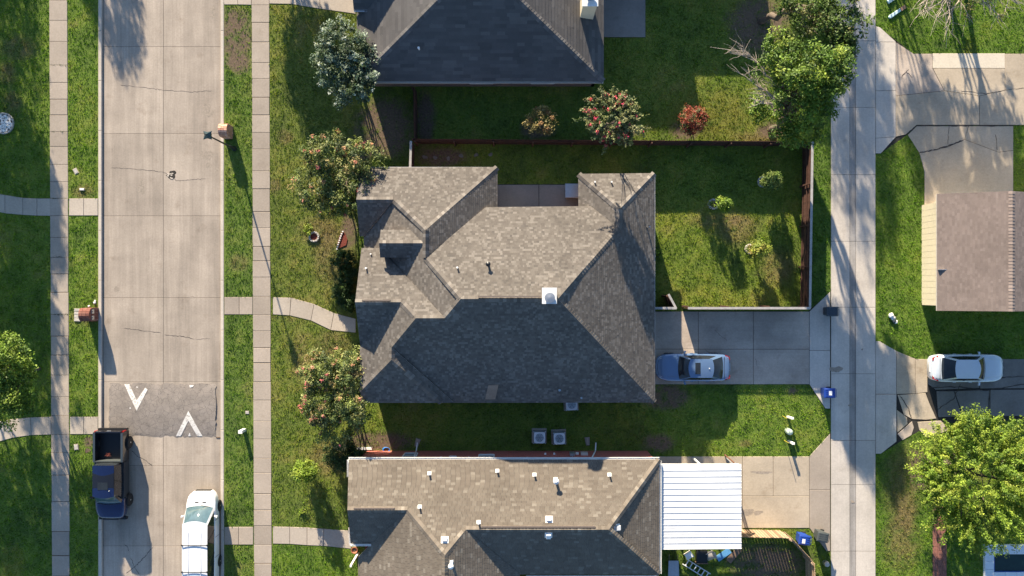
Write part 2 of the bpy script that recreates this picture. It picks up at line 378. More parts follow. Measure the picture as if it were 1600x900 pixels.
def slab(parent, pts, z0, z1, mat, name='slab', ch=.012, hard=True, gap=.012):
    q = [Vector(G(*p)) for p in pts]
    if hard: HARD.append(list(pts))
    a = sum((p.x*r.y-r.x*p.y) for p, r in zip(q, q[1:]+q[:1]))
    if a < 0: q = q[::-1]
    n = len(q); o = []
    for k in range(n):                       # pull the edge in by half a joint
        d1 = (q[k]-q[k-1]).normalized(); d2 = (q[(k+1)%n]-q[k]).normalized()
        n1 = Vector((-d1.y, d1.x)); n2 = Vector((-d2.y, d2.x)); m = n1+n2; m = m/max(.35, m.dot(n1))
        o.append(q[k]+m*gap)
    return MB().prism([(p.x, p.y) for p in o], z0, z1, ch).build(name, mat, parent)
def bed(name, pts, z, mat):
    """dark joint bed below slabs: the structure that holds them"""
    o = MB().prism([G(*p) for p in pts], z-.05, z).build(name, mat); HARD.append(list(pts)); return structure(o)
def rect(x0, y0, x1, y1): return [(x0,y0),(x1,y0),(x1,y1),(x0,y1)]
def wobble_strip(pts, w, z, seed=0, n=10, jag=.03):
    """irregular thin ribbon along photo points (cracks)"""
    r = random.Random(seed); P2 = [Vector(G(*p)) for p in pts]; fine = []
    for a, b in zip(P2, P2[1:]):
        for k in range(n): fine.append(a.lerp(b, k/n)+Vector((r.uniform(-jag, jag), r.uniform(-jag, jag))))
    fine.append(P2[-1]); m = MB(); prev = None
    for k, p in enumerate(fine):
        d = (fine[min(k+1, len(fine)-1)]-fine[max(0, k-1)]).normalized(); nn = Vector((-d.y, d.x))
        ww = w*r.uniform(.4, 1.2)*(.35 if k in (0, len(fine)-1) else 1)
        cur = (p-nn*ww*.5, p+nn*ww*.5)
        if prev: m.hexa([(prev[0].x,prev[0].y,z-.012),(cur[0].x,cur[0].y,z-.012),(cur[1].x,cur[1].y,z-.012),(prev[1].x,prev[1].y,z-.012)],
                        [(prev[0].x,prev[0].y,z),(cur[0].x,cur[0].y,z),(cur[1].x,cur[1].y,z),(prev[1].x,prev[1].y,z)])
        prev = cur
    return m
def blob(cx, cy, rx, ry, z, seed=0, n=28):
    r = random.Random(seed); q = []
    ph = [r.uniform(0, 6.28) for _ in range(4)]
    for k in range(n):
        t = 2*math.pi*k/n; s = 1+.18*math.sin(2*t+ph[0])+.13*math.sin(3*t+ph[1])+.09*math.sin(5*t+ph[2])+.06*math.sin(9*t+ph[3])
        g = G(cx+rx*s*math.cos(t), cy+ry*s*math.sin(t)); q.append(g)
    return q
# street: panels of concrete, two lanes wide
ZR = -.12
street = bed('street', rect(157, -420, 347, 1300), ZR-.025, M['dark'])
jy = [-448+130*k for k in range(4)]+[72, 208, 337, 465, 597, 728, 854, 984, 1114, 1244]
for a, b in zip(jy, jy[1:]):
    for x0, x1 in ((159.5, 254), (254, 344.5)):
        slab(street, rect(x0, a, x1, b), ZR-.15, ZR, M['street'], ch=.006, hard=False, gap=.009)
for pts, w in (([(185,132),(225,136),(253,140),(300,143),(330,141)],.028),([(172,262),(200,263),(235,266),(258,270),(275,282),(300,280),(320,279)],.03),
               ([(192,513),(215,516),(250,520)],.035),([(256,523),(285,526),(302,530)],.04),([(305,531),(327,529)],.02),
               ([(205,705),(214,714),(225,719),(237,729)],.04),([(239,855),(225,871),(213,883),(196,897)],.045),([(203,873),(209,887),(216,898)],.035),([(193,852),(198,855),(199,862)],.03)):
    wobble_strip(pts, w, ZR+.003, seed=int(pts[0][0])).build('crack', M['crack'], street)
for k, (x, y, rx, ry) in enumerate(((332,15,5,6),(331,25,4,4),(323,172,9,10),(322,242,10,8),(325,258,4,5),(338,267,5,5),(219,292,7,10),(181,452,4,5),(299,464,3,2),(236,758,2,2))):
    MB().prism(blob(x, y, rx, ry, 0, k), ZR-.01, ZR+.002).build('oil_stain', M['stain'], street)
# broken pothole patch
MB().prism(blob(267, 273, 7.5, 6, 0, 5), ZR-.01, ZR+.004).build('pothole', M['dark'], street)
for k in range(9):
    MB().prism(blob(267+random.uniform(-6,5), 274+random.uniform(-4,5), 1.6, 1.1, 0, 40+k, 7), ZR-.01, ZR+.012+.001*k).build('rubble', M['kerb'], street)
# kerbs with gutter faces
for nm, x0, x1 in (('kerb', 153.6, 159.2), ('kerb', 344.8, 350.2)):
    k = MB(); yy = [-420+i*78 for i in range(23)]
    ko = structure(MB().prism([G(*p) for p in rect(x0+.6, -420, x1-.6, 1300)], -.2, .005).build(nm, M['dark']))
    HARD.append(rect(x0-.8, -420, x1+.8, 1300))
    for a, b in zip(yy, yy[1:]): slab(ko, rect(x0, a, x1, b), -.2, .03, M['kerb'], 'kerb_stone', .025, False, .006)
# speed hump of patched asphalt with worn arrows
hx0, hx1, hy0, hy1 = 170, 336.5, 600, 682.5
def hump_z(py): return ZR+.006+.075*math.sin(math.pi*min(1, max(0, (py-hy0)/(hy1-hy0))))**.8
def hump_fn(u, v):
    px = hx0+(hx1-hx0)*u; py = hy0+(hy1-hy0)*v
    e = (vnoise(px*.25, 1.0, 5)-.5)*5 if v in (0, 1) else 0
    ex = (vnoise(3.0, py*.25, 9)-.5)*2.5 if u in (0, 1) else 0
    g = G(px+ex, py+e); return (g[0], g[1], hump_z(py)+(float(fbm(px*.12, py*.12, 31))-.5)*.02*(0 < v < 1)*(0 < u < 1))
hump = structure(MB().grid(lambda u, v: hump_fn(u, 1-v), 44, 22).build('speed_hump', M['hump'], None, True))
ed = MB()
for v in (0, 1):
    for i in range(44):
        a = hump_fn(i/44, v); b = hump_fn((i+1)/44, v); ed.poly([a, b, (b[0], b[1], ZR-.02), (a[0], a[1], ZR-.02)])
for u in (0, 1):
    for i in range(22):
        a = hump_fn(u, i/22); b = hump_fn(u, (i+1)/22); ed.poly([a, b, (b[0], b[1], ZR-.02), (a[0], a[1], ZR-.02)])
ed.build('hump_edge', M['hump'], hump)
def paint(poly, name='arrow_mark'):
    m = MB(); n = 14
    (a, b, c, d) = poly                        # quad a-b along one side, d-c along the other
    def f(u, v):
        p = (a[0]+(b[0]-a[0])*u, a[1]+(b[1]-a[1])*u); q = (d[0]+(c[0]-d[0])*u, d[1]+(c[1]-d[1])*u)
        px = p[0]+(q[0]-p[0])*v; py = p[1]+(q[1]-p[1])*v; g = G(px, py); return (g[0], g[1], hump_z(py)+.016)
    return m.grid(f, n, 4).build(name, M['paint'], hump)
paint([(193,600.5),(213.3,642),(213.3,625.5),(201,600.5)]); paint([(226,606),(213.3,625.5),(213.3,642),(230,609)])
paint([(294,642),(274,682),(281.5,682),(294,657.5)]); paint([(294,642),(294,657.5),(307.5,682),(315.5,682)])
paint([(295,677),(293,682),(297,682),(296,677)]); paint([(212,604.5),(213,606.5),(215,605.5),(214,603.5)]); paint([(201.5,637),(202,639),(204.5,638.5),(204,636.5)]); paint([(295,602),(296,606),(301,604.5),(302,602)])
# side lips of gutter leaves and debris by the hump
MB().prism(blob(340,684,3,1.2,0,3,10), ZR, ZR+.03).build('debris', M['soil'], hump)
# footways along the street
def drift(x, y): return x+4.0*(y/900.0)
def footway(name, x0, x1, ys_):
    o = bed(name, [(drift(x0,ys_[0])+.5,ys_[0]),(drift(x1,ys_[0])-.5,ys_[0]),(drift(x1,ys_[-1])-.5,ys_[-1]),(drift(x0,ys_[-1])+.5,ys_[-1])], .008, M['soil'])
    for a, b in zip(ys_, ys_[1:]):
        dz = random.uniform(-.005, .008)
        slab(o, [(drift(x0,a),a),(drift(x1,a),a),(drift(x1,b),b),(drift(x0,b),b)], -.06, .03+dz, M['walk'], ch=.012, gap=.011 if random.random() < .8 else .03)
    return o
ysl = [-280+31.2*k for k in range(10)]+[32,65,102,129,155,180,206,229,257,284,310,337,371,402,428,457,491,525,555,586,620,649,679,707,742,784,830,868,900]+[930+31*k for k in range(9)]
ysr = [-300+30*k for k in range(10)]+[8,35,66,98,123,152,180,207,233,267,295,331,356,385,408,433,463,492,517,543,567,597,625,658,686,716,739,771,797,821,851,880]+[910+30*k for k in range(9)]
fw_w = footway('footway_west', 77, 105.5, ysl); fw_e = footway('footway_east', 393, 421, ysr)
def quadpath(name, L_, R_, mat, z=.03):
    """slabs between two edge polylines given in photo pixels"""
    o = bed(name, L_+R_[::-1], .006, M['soil'])
    for k in range(len(L_)-1): slab(o, [L_[k], L_[k+1], R_[k+1], R_[k]], -.06, z+random.uniform(-.004,.006), mat)
    return o
quadpath('crossing_path', [(108,310),(131,310),(153.4,310)], [(108,337),(131,337),(153.4,337)], M['path'])
quadpath('crossing_path', [(109.5,651),(131,651),(153.4,651)], [(109.5,678.5),(131,678.5),(153.4,678.5)], M['path'])
quadpath('crossing_path', [(350.6,464),(374,464),(395,464)], [(350.6,491.5),(374,491.5),(395,491.5)], M['walk'])
quadpath('crossing_path', [(350.6,823),(373,823),(396,823)], [(350.6,851),(373,851),(396,851)], M['walk'])
quadpath('crossing_path', [(346,-18),(370,-18),(393,-18)], [(350.6,7.5),(372,7.5),(393,8)], M['path'])
quadpath('front_path', [(-70,290),(-30,298),(8,304.5),(36,309),(58,310),(79,310)], [(-70,318),(-30,325),(8,333.5),(36,336),(58,337),(79,337.5)], M['path'])
quadpath('front_path', [(-70,672),(-30,664),(15.5,655),(48,652),(80,651)], [(-70,704),(-30,698),(20.5,684),(49,680),(80,679)], M['path'])
quadpath('front_path', [(426.5,464.5),(455,465),(491,475),(522,489),(556,498)], [(426.5,491.5),(453,493),(486,501),(517,516),(556,520)], M['path'])
quadpath('front_path', [(426.5,822.5),(453,823),(480,824),(506,826),(549,829)], [(426.5,849.5),(453,850),(480,852),(506,853),(549,857.5)], M['path'])
quadpath('front_path', [(421,-20),(455,-16),(500,-14),(556,-10)], [(421,6),(455,6.5),(500,14),(556,22)], M['path'])
# weeds in two wide footway joints come with the grass
# alley with a shallow middle swale
alley = bed('alley', rect(1299, -300, 1367, 1250), .005, M['dark'])
aj = [-352,-248,-144,-40,64,168,273,377,480,584,688,757,861,965,1069,1173,1277]
def alley_slab(x0, x1, a, b, zl, zr, mt='alley'):
    g = .011; x0, y1 = G(x0, a); x1, y0 = G(x1, b)
    x0 += g; x1 -= g; y0 += g; y1 -= g
    MB().hexa([(x0,y0,-.08),(x1,y0,-.08),(x1,y1,-.08),(x0,y1,-.08)], [(x0,y0,zl),(x1,y0,zr),(x1,y1,zr),(x0,y1,zl)]).build('slab', M[mt], alley)
for a, b in zip(aj, aj[1:]):
    alley_slab(1298, 1327.5, a, b, .055, .022); alley_slab(1327.5, 1337, a, b, .020, .018, 'swale'); alley_slab(1337, 1367.5, a, b, .022, .055)
HARD.append(rect(1297, -300, 1368, 1250))
for k, (x, y, rx, ry) in enumerate(((1306,577,9,5),(1328,633,3,2),(1332,784,3,2),(1366,12,2,2),(1347,546,1.5,1.5))):
    MB().prism(blob(x, y, rx, ry, 0, 60+k), .03, .0555 if x < 1320 else .034).build('stain', M['stain'], alley)
# main driveway
dm = bed('driveway', [(1012,487),(1262,487),(1298,455),(1298,639),(1289,639),(1264,600.5),(1012,600.5)], .006, M['dark'])
for x0, x1 in ((1010,1091),(1091,1177),(1177,1264.5)):
    for y0, y1 in ((486.5,545.5),(545.5,600.5)): slab(dm, rect(x0,y0,x1,y1), -.08, .035, M['drive'])
slab(dm, [(1264.5,486.5),(1297,455.5),(1297,547.5),(1264.5,547.5)], -.08, .04, M['alley']); slab(dm, [(1264.5,547.5),(1297,547.5),(1297,638.5),(1289.5,638.5),(1264.5,600.5)], -.08, .04, M['alley'])
for pts in ([(1116,514),(1124,524),(1136,532)],[(1180,560),(1183,572)],[(1100,545),(1120,560)]):
    wobble_strip(pts, .02, .0375, int(pts[0][0])).build('crack', M['crack'], dm)
# neighbouring tan driveway
ds = bed('driveway', [(1010,713.5),(1265,713.5),(1298,676),(1298,861),(1290,861),(1265,824),(1010,828)], .006, M['dark'])
for x0, x1, y0, y1 in ((1008,1160,713,775),(1160,1208,713,775),(1208,1264.5,713,775),(1008,1160,775,828),(1160,1264.5,775,825)): slab(ds, rect(x0,y0,x1,y1), -.08, .035, M['drive_tan'])
slab(ds, [(1264.5,712.5),(1297,677),(1297,765),(1264.5,765)], -.08, .04, M['walk']); slab(ds, [(1264.5,765),(1297,765),(1297,861),(1291,861),(1264.5,825)], -.08, .04, M['walk'])
for k, (x, y, rx, ry) in enumerate(((1168,800,8,6),(1184,801,7,3.5),(1190,738,14,2.5))): MB().prism(blob(x, y, rx, ry, 0, 80+k), .02, .0372).build('stain', M['stain'], ds)
# neighbours' drives east of the alley
dn = bed('driveway', [(1367.5,41),(1375,44),(1427,84),(1700,84),(1700,196),(1432,196),(1418,210),(1376,240),(1367.5,240)], .006, M['dark'])
slab(dn, [(1367.8,41),(1375,43),(1400,66),(1367.8,66)], -.08, .045, M['alley']); slab(dn, rect(1367.8,66,1399.5,142), -.08, .045, M['alley'])
slab(dn, [(1367.8,142),(1399.5,142),(1399.5,214),(1367.8,216)], -.08, .045, M['alley']); slab(dn, [(1367.8,216),(1399.5,214),(1376,240),(1367.8,240)], -.08, .045, M['alley'])
slab(dn, [(1399.5,66),(1427,84),(1457,84),(1457,107),(1475,142),(1399.5,150)], -.08, .04, M['drive'])
slab(dn, [(1399.5,150),(1475,142),(1530,150),(1530,195.5),(1432,195.5),(1416,210),(1399.5,214)], -.08, .04, M['drive_tan'])
slab(dn, [(1475,142),(1457,107),(1570,107),(1570,141),(1530,150)], -.08, .04, M['drive_tan']); slab(dn, [(1530,150),(1570,141),(1570,84),(1690,84),(1690,195.5),(1530,195.5)], -.08, .04, M['drive_tan'])
slab(dn, rect(1457,83.5,1570,107), -.08, .045, M['drive_new'])
dg = bed('driveway', [(1432,197),(1583,197),(1583,320),(1444,320),(1444,268),(1436,236),(1418,211)], .006, M['dark'])
slab(dg, [(1432,197),(1513,197),(1507,218),(1480,230),(1436,239),(1418,211)], -.08, .035, M['drive_tan'])
slab(dg, [(1513,197),(1583,197),(1583,235),(1560,238),(1507,218)], -.08, .035, M['drive_tan'])
slab(dg, [(1436,239),(1480,230),(1507,218),(1560,238),(1583,235),(1583,322),(1444,322),(1444,268)], -.08, .035, M['drive_tan'])
for pts, w in (([(1436,239),(1460,234),(1482,228),(1505,219)],.09),([(1482,196),(1481,226)],.03),([(1420,108),(1408,121)],.06),([(1415,112),(1425,122)],.05),([(1500,142),(1540,147),(1570,141),(1600,138)],.035),([(1555,210),(1558,235)],.04),([(1415,210),(1432,196.5),(1500,196.5),(1583,196.5)],.08)):
    wobble_strip(pts, w, .0445, int(pts[0][0]+pts[0][1])).build('crack', M['crack'], dg)
de = bed('driveway', [(1367.5,533),(1374,533),(1405,551),(1432,561),(1700,561),(1700,652),(1460,662),(1420,682),(1376,709),(1367.5,709)], .004, M['dark'])
for poly, mt in (([(1367.8,533),(1374,533),(1400.5,548),(1400.5,616),(1367.8,616)],'alley'),([(1367.8,616),(1400.5,616),(1400.5,690),(1376,709),(1367.8,709)],'alley'),
                 ([(1400.5,548),(1430,560.5),(1430,615),(1400.5,616)],'drive_tan'),([(1430,560.5),(1449,561),(1449,613),(1430,615)],'drive_tan'),
                 ([(1402,617),(1446,614),(1452,630),(1463,654),(1447,656),(1425,655),(1412,648)],'drive_tan'),([(1401,640),(1417,652),(1418,662),(1402,676)],'drive_tan'),
                 ([(1402,678),(1419,663),(1425,658),(1428,668),(1424,680),(1410,688)],'drive'),([(1433,659),(1470,657),(1484,672),(1448,684),(1436,672)],'drive_tan'),
                 ([(1450,561),(1530,561),(1530,606),(1462,609),(1450,600)],'drive_dark'),([(1531,561),(1690,561),(1690,606),(1531,607)],'drive_dark'),
                 ([(1463,611),(1490,611),(1503,650),(1466,652)],'drive_dark'),([(1491,611),(1546,609),(1546,650),(1505,650)],'drive_dark'),([(1547,609),(1690,608),(1690,650),(1547,650)],'drive_dark')):
    slab(de, poly, -.08, .035+random.uniform(-.012,.012), M[mt], gap=.012 if mt != 'drive_dark' else .004, ch=.012)
for pts, w in (([(1450,606),(1500,604),(1540,610),(1600,600),(1680,604)],.07),([(1465,640),(1490,622),(1500,600)],.05),([(1546,612),(1543,640),(1548,655)],.05),([(1560,590),(1590,588),(1640,592)],.06),([(1405,617),(1420,640),(1424,655)],.06)):
    wobble_strip(pts, w, .050, int(pts[0][0]+pts[0][1])).build('crack', M['crack'], de)
# patios
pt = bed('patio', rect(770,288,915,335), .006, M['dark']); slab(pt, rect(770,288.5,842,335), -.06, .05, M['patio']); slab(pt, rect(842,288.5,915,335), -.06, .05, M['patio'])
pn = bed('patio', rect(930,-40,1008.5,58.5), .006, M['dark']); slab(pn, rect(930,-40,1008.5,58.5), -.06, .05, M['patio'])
# rear brick walk and pool deck
bw = bed('brick_walk', rect(1457,790,1479,1010), .006, M['soil'])
for r_ in range(17):
    for c_ in range(3):
        x0 = 1457.5+c_*7.2; y0 = 792+r_*12.5+(6 if c_ == 1 else 0)
        slab(bw, rect(x0, y0, x0+7, y0+12.2), -.05, .03+random.uniform(-.006,.008), M['paver'], 'paver', .006, True, .006)
# ---------------------------------------------------------------- houses
class Pl:
    """roof plane z = z0 + t*((x-x0)*ux + (y-y0)*uy); u points up the slope"""
    def __init__(s, pt, u, t): s.p = Vector(pt); s.u = u; s.t = t
    def z(s, x, y): return s.p.z+s.t*((x-s.p.x)*s.u[0]+(y-s.p.y)*s.u[1])
    def hit(s, px, py):
        A = (px-800)/PXM; B = (450-py)/PXM; d = s.u[0]*A+s.u[1]*B
        z = (s.p.z+s.t*(d-s.u[0]*s.p.x-s.u[1]*s.p.y))/(1+s.t*d/H)
        return P(px, py, z)
    def n(s): return Vector((-s.t*s.u[0], -s.t*s.u[1], 1)).normalized()
    def at(s, x, y): return Vector((x, y, s.z(x, y)))
UN, US, UE, UW = (0,-1), (0,1), (-1,0), (1,0)   # slopes that face north, south, east, west
def clip_half(poly, a, b, c):
    out = []
    for k in range(len(poly)):
        p, q = poly[k-1], poly[k]; dp = a*p[0]+b*p[1]-c; dq = a*q[0]+b*q[1]-c
        if (dp <= 0) != (dq <= 0):
            t = dp/(dp-dq); out.append((p[0]+(q[0]-p[0])*t, p[1]+(q[1]-p[1])*t))
        if dq <= 0: out.append(q)
    return out
def shingle_face(mb, pl, verts, style, seed):
    """lay overlapping shingle tabs on one roof face"""
    r = random.Random(seed); n = pl.n(); u = Vector((pl.u[0], pl.u[1], pl.t)).normalized(); a = Vector((-pl.u[1], pl.u[0], 0))
    o = verts[0]; q = [((v-o).dot(a), (v-o).dot(u)) for v in verts]
    if sum(p[0]*w[1]-w[0]*p[1] for p, w in zip(q, q[1:]+q[:1])) < 0: q = q[::-1]
    b0 = min(p[1] for p in q); b1 = max(p[1] for p in q); ex = style['ex']; k = 0; b = b0
    while b < b1:
        row = clip_half(clip_half(q, 0, 1, b+ex), 0, -1, -b)
        if len(row) >= 3:
            x0 = min(p[0] for p in row); x1 = max(p[0] for p in row); x = x0-r.uniform(0, style['w'][1])
            while x < x1:
                w = r.uniform(*style['w']); g = style.get('gap', 0)
                t_ = clip_half(clip_half(row, 1, 0, x+w-g), -1, 0, -x)
                if len(t_) >= 3:
                    c = r.choices(style['cols'], style['wts'])[0]; j = r.uniform(.93, 1.07); c = (c[0]*j, c[1]*j, c[2]*j)
                    th = style['th']*r.uniform(.7, 1.3)
                    top = [o+a*p[0]+u*p[1]+n*(.02+th*(1-(p[1]-b)/ex)) for p in t_]
                    mb.poly(top, c)
                    lo = [p for p in t_ if p[1] < b+1e-5]
                    if len(lo) >= 2:
                        lo.sort(); p, s_ = lo[0], lo[-1]
                        A = o+a*p[0]+u*p[1]; B = o+a*s_[0]+u*s_[1]
                        mb.poly([A+n*.0, B+n*.0, B+n*(.02+th), A+n*(.02+th)], (c[0]*.8, c[1]*.8, c[2]*.8))
                x += w
        b += ex
def caps(mb, p0, p1, pa, pb, style, seed):
    """bent cap shingles along a ridge or hip between planes pa and pb"""
    r = random.Random(seed); d = (p1-p0); Ln = d.length; d.normalize()
    def side(pl):
        s = pl.n().cross(d); s.normalize()
        return s
    mid = (p0+p1)/2; sa = side(pa); sb = side(pb)
    if (mid+sa*.2).z > pb.z(*(mid+sa*.2).to_2d()) + .001 and False: pass
    # each wing must lie on its own plane, on the lower side of the crease
    if (mid+sa).z > pb.z((mid+sa).x, (mid+sa).y): sa = -sa
    if (mid+sb).z > pa.z((mid+sb).x, (mid+sb).y): sb = -sb
    k = 0; x = 0; w = .19
    while x < Ln:
        e = min(x+.21, Ln); c = r.choices(style['cols'], style['wts'])[0]; j = r.uniform(.95, 1.4); c = tuple(v*j for v in c)
        up = Vector((0,0,1)); A = p0+d*x; B = p0+d*e; h0 = .055; h1 = .035
        na, nb = pa.n(), pb.n()
        mb.poly([A+up*(h0+.03), B+up*(h1+.03), B+sa*w+na*h1, A+sa*w+na*h0], c); mb.poly([A+up*(h0+.03), A+sb*w+nb*h0, B+sb*w+nb*h1, B+up*(h1+.03)], c)
        mb.poly([A+up*(h0+.03), A+sa*w+na*h0, A+sa*w, A+up*.02], c); mb.poly([A+up*(h0+.03), A+up*.02, A+sb*w, A+sb*w+nb*h0], c)
        mb.poly([A+sa*w+na*h0, B+sa*w+na*h1, B+sa*w, A+sa*w], c); mb.poly([A+sb*w+nb*h0, A+sb*w, B+sb*w, B+sb*w+nb*h1], c)
        x += .205
STY_MAIN = dict(ex=.145, w=(.08,.24), th=.014, cols=[(.136,.122,.108),(.117,.104,.092),(.172,.156,.139),(.102,.092,.083)], wts=[4,4,2.2,1])
STY_SOUTH = dict(ex=.16, w=(.30,.31), th=.012, gap=.012, cols=[(.153,.130,.105),(.141,.119,.096),(.210,.185,.152),(.165,.142,.115)], wts=[6,4,1,3])
STY_NORTH = dict(ex=.22, w=(.4,.95), th=.014, cols=[(.106,.101,.099),(.092,.088,.087),(.126,.120,.116)], wts=[4,3,1])
STY_GAR = dict(ex=.14, w=(.14,.32), th=.012, cols=[(.205,.165,.146),(.190,.153,.136),(.222,.180,.160)], wts=[4,3,1])
def roof(parent, faces, style, creases, seed, thick=.16):
    deck = MB()
    for pl, vs in faces:
        lo = [v-Vector((0,0,thick)) for v in vs]
        deck.hexa(lo, [v-Vector((0,0,.005)) for v in vs])
    ro = deck.build('roof', M['fascia'], parent)
    sh = MB()
    for k, (pl, vs) in enumerate(faces): shingle_face(sh, pl, vs, style, seed+k)
    stuff(sh.build('shingles', M['shingle'], ro))
    cp = MB()
    for k, (a, b, pa, pb) in enumerate(creases): caps(cp, a, b, pa, pb, style, seed+100+k)
    if creases: stuff(cp.build('ridge_caps', M['shingle'], ro))
    return ro
def walls(parent, poly, z1, mat, th=.2, name='wall', z0=0.0):
    """one mesh for each straight wall of a footprint"""
    n = len(poly); a = sum((p[0]*q[1]-q[0]*p[1]) for p, q in zip(poly, poly[1:]+poly[:1]))
    if a < 0:
        poly = poly[::-1]
        if isinstance(z1, (list, tuple)): z1 = [z1[(n-2-k) % n] for k in range(n)]
    HARD.append([(x*PXM+800, 450-y*PXM) for x, y in poly])
    for k in range(n):
        p = Vector(poly[k]); q = Vector(poly[(k+1)%n]); d = (q-p).normalized(); nn = Vector((-d.y, d.x))*th
        q2 = q-d*.001
        top = z1[k] if isinstance(z1, (list, tuple)) else z1
        pts = [(p.x,p.y),(q2.x,q2.y),(q2.x+nn.x,q2.y+nn.y),(p.x+nn.x,p.y+nn.y)]
        MB().hexa([(x,y,z0) for x,y in pts], [(x,y,top) for x,y in pts]).build(name, mat, parent)
def window(parent, x, y, z, w, h, face, frame=None, name='window'):
    """window unit on a wall; face is the outward direction"""
    fx, fy = face; ax, ay = -fy, fx
    def b(mb, a0, a1, z0, z1, d0, d1):
        pts = [(x+ax*a0+fx*d0, y+ay*a0+fy*d0), (x+ax*a1+fx*d0, y+ay*a1+fy*d0), (x+ax*a1+fx*d1, y+ay*a1+fy*d1), (x+ax*a0+fx*d1, y+ay*a0+fy*d1)]
        return mb.prism(pts, z0, z1)
    f = MB(); t = .06
    b(f, -w/2, -w/2+t, z, z+h, -.05, .04); b(f, w/2-t, w/2, z, z+h, -.05, .04); b(f, -w/2+t, w/2-t, z+h-t, z+h, -.05, .04); b(f, -w/2+t, w/2-t, z, z+t, -.05, .06); b(f, -w/2+t, w/2-t, z+h/2-.02, z+h/2+.02, -.03, .03)
    wo = f.build(name, frame or M['white'], parent)
    b(MB(), -w/2+t, w/2-t, z+t, z+h/2-.02, -.02, .005).build('pane', M['pane'], wo); b(MB(), -w/2+t, w/2-t, z+h/2+.02, z+h-t, -.02, .005).build('pane', M['pane'], wo)
    return wo
def door(parent, x, y, w, h, face, mat):
    fx, fy = face; ax, ay = -fy, fx
    def b(mb, a0, a1, z0, z1, d0, d1):
        return mb.prism([(x+ax*a0+fx*d0, y+ay*a0+fy*d0), (x+ax*a1+fx*d0, y+ay*a1+fy*d0), (x+ax*a1+fx*d1, y+ay*a1+fy*d1), (x+ax*a0+fx*d1, y+ay*a0+fy*d1)], z0, z1)
    d = b(MB(), -w/2, w/2, .05, h, -.04, .03).build('door', mat, parent)
    for r_ in range(3): b(MB(), -w*.38, w*.38, .2+r_*h*.3, .2+r_*h*.3+h*.24, .02, .045).build('panel', mat, d)
    b(MB(), w*.40, w*.45, h*.46, h*.5, .03, .09).build('handle', M['metal'], d)
    return d
def pipe_vent(ro, p, hgt, r=.045, mat=None, flash=True, hood=False, name='vent_pipe'):
    m = MB().lathe([(r, -.15), (r, hgt), (r*1.25, hgt), (r*1.25, hgt+.03)], 10, p.x, p.y)
    m.v = [(a, b, c+p.z) for a, b, c in m.v]
    o = m.build(name, mat or M['white'], ro)
    if hood:
        k = MB().lathe([(r*1.3, p.z+hgt+.03), (r*2.1, p.z+hgt+.05), (r*2.1, p.z+hgt+.13), (r*.6, p.z+hgt+.2)], 12, p.x, p.y); k.build('hood', mat or M['white'], o)
    return o
def box_vent(ro, pl, p, w=.30, hgt=.16, mat=None):
    """low box ventilator sitting on the slope p"""
    n = pl.n(); u = Vector((pl.u[0], pl.u[1], pl.t)).normalized(); a = Vector((-pl.u[1], pl.u[0], 0))
    def q(i, j, k): return p+a*i+u*j+n*k
    f = MB().hexa([q(-w*.75,-w*.6,.0),q(w*.75,-w*.6,.0),q(w*.75,w*.75,.0),q(-w*.75,w*.75,.0)], [q(-w*.75,-w*.6,.045),q(w*.75,-w*.6,.045),q(w*.75,w*.75,.04),q(-w*.75,w*.75,.04)])
    o = f.build('box_vent', mat or M['white'], ro)
    MB().hexa([q(-w*.5,-w*.5,.04),q(w*.5,-w*.5,.04),q(w*.5,w*.5,.04),q(-w*.5,w*.5,.04)], [q(-w*.46,-w*.48,.04+hgt),q(w*.46,-w*.48,.04+hgt),q(w*.42,w*.36,.05+hgt*.8),q(-w*.42,w*.36,.05+hgt*.8)]).build('hood', mat or M['white'], o)
    return o
def ridge_vent(ro, p0, p1, mat=None):
    d = (p1-p0).normalized(); s = Vector((-d.y, d.x, 0))*.05; up = Vector((0,0,1))
    MB().hexa([p0-s+up*.0, p1-s+up*.0, p1+s+up*.0, p0+s+up*.0], [p0-s+up*.07, p1-s+up*.07, p1+s+up*.07, p0+s+up*.07]).build('ridge_vent', mat or M['ridge_vent'], ro)

# ---- main house
house = thing('brick_house', 'brown shingled brick house with hips and chimney in the middle of the block', 'house', P(800, 440))
HO = house.location.copy(); house.location = (0, 0, 0)
t = .59
S0 = Pl(P(800,629,2.7), US, t); E0 = Pl(P(1023,450,2.7), UE, t); N0 = Pl(S0.hit(872,467), UN, t)
NEn = Pl(P(960,271,2.7), UN, t); NEw = Pl(P(904,300,2.7), UW, t); NWn = Pl(P(680,261.5,2.7), UN, t); NWe = Pl(P(777,300,2.7), UE, t)
W0 = Pl(N0.hit(665,402), UW, .61); G1s = Pl(NWn.hit(585,312), US, t); G2n = Pl(W0.hit(661,380), UN, t); G2s = Pl(W0.hit(661,380), US, t)
G3n = Pl(S0.hit(672,497), UN, t); G3s = Pl(G3n.hit(590,472), US, t); W1 = Pl(G3n.hit(627,472), UW, t); S1 = Pl(W1.hit(612,562), US, t); E1 = Pl(W1.hit(612,552), UE, t)
def F(pl, *pts): return (pl, [pl.hit(*p) for p in pts])
